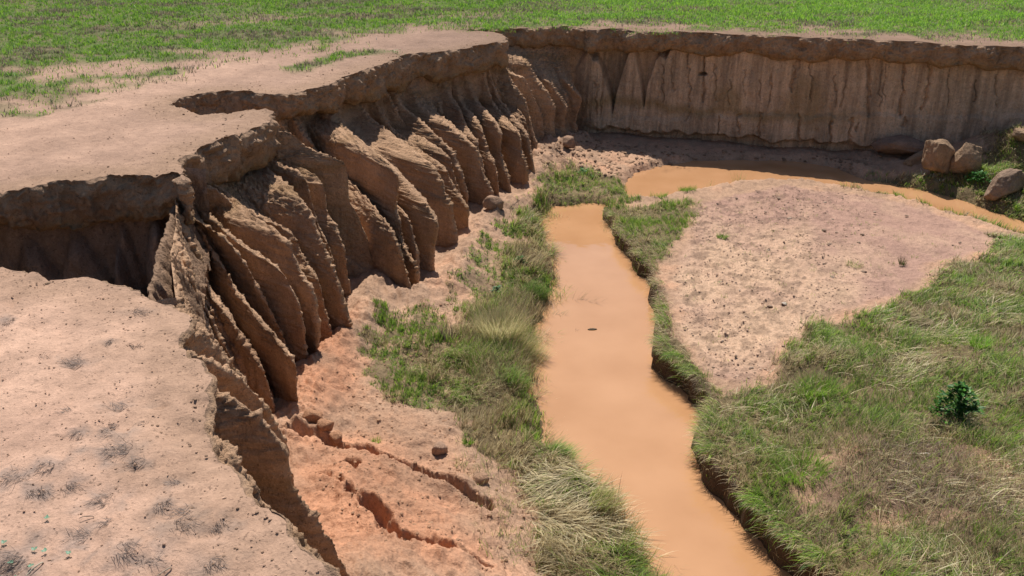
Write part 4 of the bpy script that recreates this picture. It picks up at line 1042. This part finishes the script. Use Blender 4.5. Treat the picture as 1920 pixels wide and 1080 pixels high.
for k, (px, py) in enumerate(zip(sx, sy)):
    x, y = atp((px, py), -1.98); x2, y2 = np.array([x]), np.array([y]); z = float(zfloor(x2, y2)[0])
    x, y = atp((px, py), z)
    o = bpy.data.objects.new('stone', proto[3 if k in (5, 28, 30) else k % 3]); COL.objects.link(o)
    s_ = random.uniform(.35, 1.0); o.scale = (s_, s_, s_); o.rotation_euler = (0, 0, random.random() * 6); o.location = (x, y, z + .006)
    lab = {5: 'largest pale stone near the far edge of the sand bar', 28: 'small whitish pebble in the middle of the sand bar'}.get(k, 'small brown stone lying on the pink sand bar' if k != 30 else 'pale pebble low on the sand bar')
    tag(o, lab, 'stone', None if k in (5, 28, 30) else 'stones strewn over the sand bar')

# ------------------------------------------------------------------ plants that stand out
def tuft(name, px, zc, n, lmin, lmax, rad, col, tip, t0, t1, wid, label, cat, az=None, seg=4, mat=None, sp=1.0, group=None):
    x, y = atp(px, zc)
    onp = zc > -.5
    zf_ = zplat if onp else zfloor
    z = float(zf_(np.array([x]), np.array([y]))[0])
    r = rad * np.sqrt(rng.random(n)); a = rng.random(n) * 6.28
    b_ = np.c_[r * np.cos(a), r * np.sin(a)]
    bz = zf_(b_[:, 0] + x, b_[:, 1] + y) - z
    head = np.arctan2(b_[:, 0], b_[:, 1]) + rng.normal(size=n) * .5 if az is None else az + rng.normal(size=n) * .5 * sp
    c = mixc(col, rng.integers(0, len(col), n)) * (.75 + .5 * rng.random(n))[:, None]
    tp = c * .4 + np.array(tip) * .6
    v = blades(np.c_[b_, bz - .005], head, t0 * (.3 + rng.random(n)), t1 * (.5 + .6 * rng.random(n)), lmin + (lmax - lmin) * rng.random(n), wid * (.6 + .8 * rng.random(n)), c, seg, tp)
    me = mesh_from(name, *v[:3], v[3], True)
    o = add(name, me, mat or M_GRASS); o.location = (x, y, z)
    return tag(o, label, cat, group)
GR = [GA, GB, GC_]; ST = [SA, SB, (.45, .36, .20)]
tuft('grass_tussock', (1000,548), -2.14, 700, .14, .28, .17, [GA, GC_, (.09, .2, .04)], (.2, .28, .08), .4, 1.5, .005, 'dark green drooping tussock where the left bank meets the pale water', 'grass tussock', az=2.2)
tuft('grass_tussock', (935,640), -2.1, 900, .24, .46, .22, [SA, (.62, .58, .30), (.40, .44, .17)], SA, .25, .9, .005, 'tall straw-coloured tussock standing on the left bank above the bend', 'grass tussock')
tuft('grass_tussock', (985,650), -2.12, 700, .20, .38, .18, [SA, (.55, .54, .26), GA], SA, .4, 1.2, .005, 'pale arching tussock leaning over the water below the dark one', 'grass tussock', az=1.9)
tuft('grass_tussock', (960,715), -2.1, 420, .14, .28, .16, [GB, GA, (.2, .33, .10)], (.3, .4, .15), .4, 1.3, .005, 'bright green tussock on the left bank, above the brown stalks', 'grass tussock', az=2.6)
tuft('grass_tussock', (1050,850), -2.14, 420, .14, .26, .12, [GB, (.2, .34, .11), GA], (.35, .45, .2), .4, 1.4, .006, 'blue-green broad-bladed tussock at the water edge, right of the soil clods', 'grass tussock', az=2.2)
tuft('grass_tussock', (1130,950), -2.14, 420, .16, .30, .14, [GB, GA, SA], SA, .4, 1.3, .005, 'green tussock mixed with straw at the lower left waterline', 'grass tussock', az=2.4)
tuft('grass_tussock', (1835,655), -1.83, 260, .08, .18, .07, [GB, (.2, .4, .04)], (.25, .5, .05), .5, 1.2, .006, 'small vivid green tussock in the meadow, above the dark bush', 'grass tussock')
tuft('grass_tussock', (1530,740), -1.9, 380, .10, .2, .16, [GB, (.17, .34, .04)], (.25, .4, .06), .5, 1.3, .005, 'bright green clump in the middle of the right-hand meadow', 'grass tussock')
tuft('grass_tussock', (1500,880), -1.9, 420, .10, .2, .2, [GB, (.17, .34, .04), GA], (.25, .4, .06), .5, 1.3, .005, 'bright green clump left of the brown trash heap', 'grass tussock')
tuft('grass_tussock', (706,833), -1.9, 0 + 90, .03, .07, .035, [GA, GB], GB, .5, 1.1, .004, 'tiny lone green tuft left of the long crack on the red slope', 'grass tussock')
tuft('grass_tussock', (878,832), -2.0, 120, .04, .08, .035, [GC_, GA], GB, .5, 1.1, .005, 'small dark green tuft on the slope just above the soil clod', 'grass tussock')
tuft('grass_tussock', (1355,445), -2.0, 160, .04, .10, .07, [GC_, GA], GA, .5, 1.2, .006, 'dark green clump on the left rim of the sand bar', 'grass tussock')
tuft('grass_tussock', (1600,500), -1.96, 120, .04, .09, .09, [GA, (.3, .3, .1)], SA, .6, 1.3, .005, 'sparse yellow-green clump in the middle of the sand bar', 'grass tussock')
tuft('grass_tussock', (1692,495), -1.96, 110, .05, .16, .04, [SC, (.14, .11, .06), GC_], SC, .4, .9, .004, 'dark spiky dead clump at the meadow edge of the sand bar', 'grass tussock')
tuft('grass_tussock', (1655,437), -2.0, 12, .03, .05, .004, [SC], SC, .5, 1, .004, 'a few dry blades on the far smooth part of the sand bar', 'grass tussock')
for k, (px, lab) in enumerate([((1690,372),'first bright green sedge clump along the far edge of the sand bar'), ((1745,383),'second bright green sedge clump along the far edge of the sand bar'), ((1790,398),'third and largest sedge clump along the far edge of the sand bar'), ((1858,415),'last sedge clump at the right end of the sand bar'), ((1287,362),'low green sedge clump at the left tip of the sand bar'), ((1235,370),'green sedge clump on the grassy neck between the two pools')]):
    tuft('sedge_clump', px, -2.15, 240, .05, .14, [.13, .13, .2, .09, .14, .14][k], [(.16, .33, .03), (.13, .27, .03)], (.22, .42, .05), .4, .9, .006, lab, 'sedge clump', group='sedge clumps by the upper pool')
tuft('reeds', (1385,340), -2.2, 46, .22, .42, .08, [(.22, .30, .06), (.35, .33, .12)], (.5, .45, .2), .15, .5, .006, 'sparse upright reeds standing in the upper pool before the far cliff', 'reeds', sp=.6)
tuft('reeds', (1330,345), -2.2, 18, .14, .28, .08, [(.22, .30, .06), (.35, .33, .12)], (.5, .45, .2), .2, .6, .005, 'few thin reeds left of the tall ones in the upper pool', 'reeds')
tuft('reeds', (1140,425), -2.2, 60, .14, .30, .08, [(.3, .3, .12), (.4, .34, .17)], SA, .15, .5, .005, 'dry reeds on the right bank at the narrow head of the lower pool', 'reeds')
tuft('dead_stalks', (1003,712), -2.2, 22, .16, .32, .05, [(.16, .11, .07), (.24, .17, .1)], (.2, .14, .09), .1, .3, .007, 'dark brown dead stalks standing at the left water edge', 'dead stalks', mat=M_DRY)
tuft('dead_stalks', (1155,925), -2.18, 16, .14, .34, .06, [(.13, .10, .07)], (.2, .15, .1), .1, .4, .005, 'thin dead weed stems poking out of the lower left waterline', 'dead stalks', mat=M_DRY)
tuft('dead_shrub', (842,640), -2.02, 130, .10, .28, .06, [(.22, .17, .13), (.30, .23, .17), (.15, .11, .09)], (.3, .24, .18), .5, 1.1, .0035, 'bare grey-brown twiggy shrub on the flat below the wall', 'dead shrub', mat=M_DRY, az=-.6, sp=2)
tuft('dead_shrub', (1715,600), -1.88, 240, .08, .22, .12, [(.26, .2, .13), (.36, .29, .18)], SB, .8, 1.5, .004, 'matted tangle of dead stems at the upper meadow', 'dead shrub', mat=M_DRY, az=2.2)
tuft('dead_shrub', (1300,735), -2.1, 300, .06, .16, .16, [(.10, .075, .045), (.16, .12, .07)], (.2, .15, .08), .9, 2.2, .004, 'dark tangle of dead roots hanging over the undercut right bank', 'dead shrub', mat=M_DRY, az=-2.3, sp=1.5)

def twigs_in_water(name, px, n, lmin, lmax, az, sp, label, cat, col):
    x, y = atp(px, WATER)
    b_ = np.c_[rng.normal(size=n) * (.05 if n > 6 else .004), rng.normal(size=n) * .02, np.full(n, -.02)]
    v = blades(b_, az + rng.normal(size=n) * sp, .5 + rng.random(n) * .6, 1.1 + rng.random(n) * .5, lmin + (lmax - lmin) * rng.random(n), np.full(n, .004), mixc(col, rng.integers(0, len(col), n)), 3)
    me = mesh_from(name, *v[:3], v[3], True); o = add(name, me, M_DRY); o.location = (x, y, WATER)
    return tag(o, label, cat)
twigs_in_water('drowned_grass', (1085,562), 16, .08, .26, 1.4, .9, 'drowned grass sprig trailing on the pale water', 'drowned grass', [(.3, .22, .10), (.2, .16, .08)])
twigs_in_water('drowned_grass', (1110,565), 10, .10, .22, 1.6, .4, 'second drowned sprig with long stems pointing right on the pale water', 'drowned grass', [(.2, .15, .09)])
twigs_in_water('drowned_grass', (1045,590), 26, .06, .16, 1.3, .8, 'submerged tuft at the left bank where the dark tussock ends', 'drowned grass', [(.25, .25, .10), (.2, .2, .1)])
twigs_in_water('drowned_twig', (1078,622), 5, .05, .10, .3, .4, 'tiny upright twig sticking out of the middle of the water', 'twig', [(.12, .09, .06)])
twigs_in_water('drowned_grass', (1300,780), 14, .05, .14, 3.0, .8, 'thin stems in the water at the corner of the right bank', 'drowned grass', [(.3, .22, .12)])
v, f = rock_verts((.055, .022, .014), 91, 2, .2, 5)
o = add('driftwood', mesh_from('driftwood', v, f.ravel(), np.full(len(f), 3), np.tile(np.array((.12, .09, .06)), (len(v), 1))), M_ROCK)
o.location = (*atp((1111, 618), WATER), WATER + .002); o.rotation_euler = (0, 0, .1); tag(o, 'small dark piece of driftwood floating on the pale water', 'driftwood')

# ---- leafy plants
def leaves(n, rad, h, size, col, seed, up=.4):
    r = np.random.default_rng(seed)
    t_ = r.random(n); a = r.random(n) * 6.28; a = a + .4 * np.sin(3 * a); bl = .62 + .38 * np.sin(2 * a + t_ * 6 + seed); rr = rad * bl * 1.25 * np.sqrt(r.random(n)) * (.5 + .5 * np.sin(np.pi * (t_ * .8 + .15)))
    c = np.stack([rr * np.cos(a), rr * np.sin(a), h * (.06 + .94 * t_ * (1 - .35 * (rr / rad) ** 2))], 1)
    d = np.stack([np.cos(a + r.normal(size=n) * .5), np.sin(a + r.normal(size=n) * .5), up + r.normal(size=n) * .35], 1); d /= np.linalg.norm(d, axis=1)[:, None]
    s_ = np.cross(d, [0, 0, 1.]) + r.normal(size=(n, 3)) * .25; s_ /= np.linalg.norm(s_, axis=1)[:, None]
    L_ = (size * (.6 + .8 * r.random(n)))[:, None]; nn = np.cross(s_, d)
    V = np.stack([c - d * L_ * .5, c - s_ * L_ * .24 + nn * L_ * .04, c + d * L_ * .5 - nn * L_ * .08, c + s_ * L_ * .24 + nn * L_ * .04, c - nn * L_ * .02], 1)
    o = np.arange(n)[:, None] * 5
    F_ = np.concatenate([o, o + 4, o + 1, o + 1, o + 4, o + 2, o + 2, o + 4, o + 3, o + 3, o + 4, o], 1)
    cc = mixc(col, r.integers(0, len(col), n)) * (.7 + .6 * r.random(n))[:, None]
    return V.reshape(-1, 3), F_.ravel(), np.full(n * 4, 3), np.repeat(cc, 5, 0)

def leafy(name, px, zc, n, rad, h, size, col, seed, label, cat, stems=7):
    x, y = atp(px, zc); onp = zc > -.5
    z = float((zplat if onp else zfloor)(np.array([x]), np.array([y]))[0])
    r = empty(name, (x, y, z), label, cat)
    v = leaves(n, rad, h, size, col, seed)
    add('foliage', mesh_from('foliage', *v[:3], v[3], True), M_LEAF, r)
    for q in range(3):
        b_ = rng.normal(size=(1, 3)) * rad * .12; b_[:, 2] = -.01
        v = blades(b_, rng.random(1) * 6.28, .1 + rng.random(1) * .3, .3 + rng.random(1) * .5, np.full(1, h * .9), np.full(1, .008), np.array([(.10, .12, .05)]), 4)
        add('stem', mesh_from('stem', *v[:3], v[3], True), M_LEAF, r)
DG = [(.05, .16, .022), (.09, .23, .03), (.03, .10, .02)]
leafy('leafy_bush', (1790,788), -1.83, 950, .19, .36, .052, DG, 5, 'dark green leafy bush in the middle of the right-hand meadow', 'bush')
leafy('broadleaf_weed', (975,497), -2.1, 170, .09, .10, .055, [(.06, .19, .035), (.09, .25, .05)], 6, 'dark green broad-leaved weed on the left bank, beside the narrow head of the pool', 'weed')
leafy('broadleaf_weed', (932,542), -2.1, 90, .07, .07, .060, [(.14, .26, .13), (.10, .22, .08)], 7, 'pale blue-green rosette weed left of the dark drooping tussock', 'weed')
leafy('broadleaf_weed', (1835,345), -2.02, 420, .22, .18, .05, [(.05, .17, .03), (.08, .22, .05)], 8, 'lush green weed patch below the pointed boulder by the far bank', 'weed')
leafy('broadleaf_weed', (1895,360), -2.02, 300, .22, .14, .05, [(.05, .16, .03), (.07, .18, .05)], 9, 'green weed patch at the right frame edge below the boulder', 'weed')
leafy('broadleaf_weed', (1095,325), -2.1, 260, .26, .10, .05, [(.09, .22, .05), (.12, .26, .06)], 12, 'green weed patch under the far end of the finned wall', 'weed')
leafy('broadleaf_weed', (740,100), 0, 60, .3, .03, .03, [(.10, .24, .03)], 13, 'low weeds in the green strip beside the dirt track', 'weed')

# ---- dead weeds flattened on the near plateau, seedlings, sticks
DW = [(262,583,'beside the sinkhole edge',34,1),(14,600,'at the left frame edge',26,.7),(205,640,'small and thin, left of centre',22,.6),(140,678,'broad, long stems pointing left',40,1.1),(80,672,'left of the broad one',26,.7),(255,648,'thin, right of the broad one',22,.6),(222,755,'tall wisps, high up',30,.9),(288,758,'small dark knot',16,.5),(125,775,'thin streak',22,.6),(150,812,'small dark clump',20,.6),(210,810,'dark, twin clump above the big grey one',32,.9),(226,846,'largest grey patch in the middle',48,1.1),(215,790,'small thin',18,.5),(268,790,'small thin beside the chunk',18,.5),(35,898,'dark streak near the left edge',34,1.),(90,880,'streak with a long stem',26,.7),(260,868,'light brown wisp',24,.7),(325,902,'compact dark tuft near the rim',22,.6),(130,912,'thin sprawling',24,.7),(195,930,'grey, spread sideways',34,.9),(70,925,'low grey pair',30,.8),(300,948,'pale grey wisp',26,.7),(345,960,'pale grey fan',30,.9),(200,975,'light brown fan',22,.6),(150,1000,'dark curved',28,.8),(340,990,'long dark band',34,1),(410,990,'dark clump near the rim',30,.8),(230,1035,'brown fan at the bottom',32,.9),(275,1050,'grey knot at the bottom',30,.9),(400,1060,'thin spread at the bottom right',26,.7),(20,1045,'dark, in the bottom left corner',40,1.1)]
for k, (px, py, what, n, sc_) in enumerate(DW):
    tuft('dead_weed', (px, py), 0, int(n * 3.5), .03 * sc_, .085 * sc_, .055 * sc_, [(.17, .13, .11), (.24, .185, .155), (.13, .10, .085), (.30, .23, .19)], (.25, .19, .16), 1.42, 1.6, .0024, 'flattened dead grey weed on the near ground, ' + what, 'dead weed', az=random.choice([-1.9, -2.3, 2.2, -1.6, 1.7]), sp=1.1, mat=M_DRY, seg=3, group='flattened dead weeds on the near plateau')
SEED = [(87,972,'first of the cluster, highest'),(62,1024,'single one left of the stick'),(84,1031,'right neighbour by the stick'),(130,1037,'small, furthest right'),(20,1049,'in the dark weed corner'),(56,1058,'above the bottom edge'),(22,1075,'at the very bottom left'),(6,1016,'at the left frame edge')]
for k, (px, py, what) in enumerate(SEED):
    x, y = atp((px, py), 0); z = float(zplat(np.array([x]), np.array([y]))[0])
    r = empty('seedling', (x, y, z), 'blue-green seedling on the near ground, ' + what, 'seedling', 'seedlings in the lower left corner')
    for q in range(4):
        a = q * 1.6 + k; L_ = .016 if q < 2 else .010
        d = np.array([math.cos(a), math.sin(a), .35]); s_ = np.array([-math.sin(a), math.cos(a), 0]) * L_ * .42
        c0 = np.array([0, 0, .014]); V = [c0, c0 + d * L_ * .5 - s_, c0 + d * L_, c0 + d * L_ * .5 + s_, c0 + d * L_ * .5 + np.array([0, 0, -.002])]
        me = mesh_from('leaf', V, [0, 1, 4, 1, 2, 4, 2, 3, 4, 3, 0, 4], [3] * 4, np.tile(np.array([(.16, .34, .22)]), (5, 1))); add('leaf', me, M_LEAF, r)
    v = blades(np.array([[0, 0, -.003]]), np.zeros(1), np.zeros(1), np.zeros(1), np.full(1, .02), np.full(1, .002), np.array([[.2, .3, .12]]), 3)
    add('stem', mesh_from('stem', *v[:3], v[3], True), M_LEAF, r)

def stick(p0, p1, z, rad, label, col):
    a = np.array([*atp(p0, z), z]); b_ = np.array([*atp(p1, z), z])
    g_ = zplat if z > -.5 else zfloor
    n = 10; m = 7; V = []
    for i in range(n + 1):
        u = i / n; c = a + (b_ - a) * u; c[:2] += .006 * math.sin(u * 7); c[2] = float(g_(c[:1], c[1:2])[0]) + rad * .8 + .012 * math.sin(u * 3.1)
        d = (b_ - a) / np.linalg.norm(b_ - a); s_ = np.cross(d, [0, 0, 1]); s_ /= np.linalg.norm(s_); up = np.cross(s_, d)
        r = rad * (1 - .6 * u) * (1 + .2 * math.sin(u * 20))
        V += [c + (s_ * math.cos(t_) + up * math.sin(t_)) * r for t_ in np.linspace(0, 6.28, m, False)]
    L_ = []
    for i in range(n):
        for j in range(m): L_ += [i * m + j, i * m + (j + 1) % m, (i + 1) * m + (j + 1) % m, (i + 1) * m + j]
    V = np.array(V); o = V.mean(0)
    ob = add('stick', mesh_from('stick', V - o, L_ + list(range(m))[::-1] + [n * m + j for j in range(m)], [4] * (n * m) + [m, m], np.tile(np.array(col), (len(V), 1))), M_DRY)
    ob.location = o; tag(ob, label, 'stick')
stick((80,1050), (42,1080), 0, .004, 'pale dry stick lying in the lower left corner', (.42, .36, .27))
stick((322,1068), (290,1082), 0, .003, 'short pale stick at the bottom edge of the near ground', (.40, .33, .25))
stick((175,965), (145,972), 0, .0025, 'thin dark stick on the near ground below the grey weeds', (.2, .15, .12))
stick((1090,1045), (1120,1082), -2.08, .006, 'dead branch in the grass at the bottom of the left bank', (.30, .22, .15))
stick((1745,850), (1700,848), -1.8, .010, 'bleached bone-white chip on the brown trash heap', (.65, .55, .45))
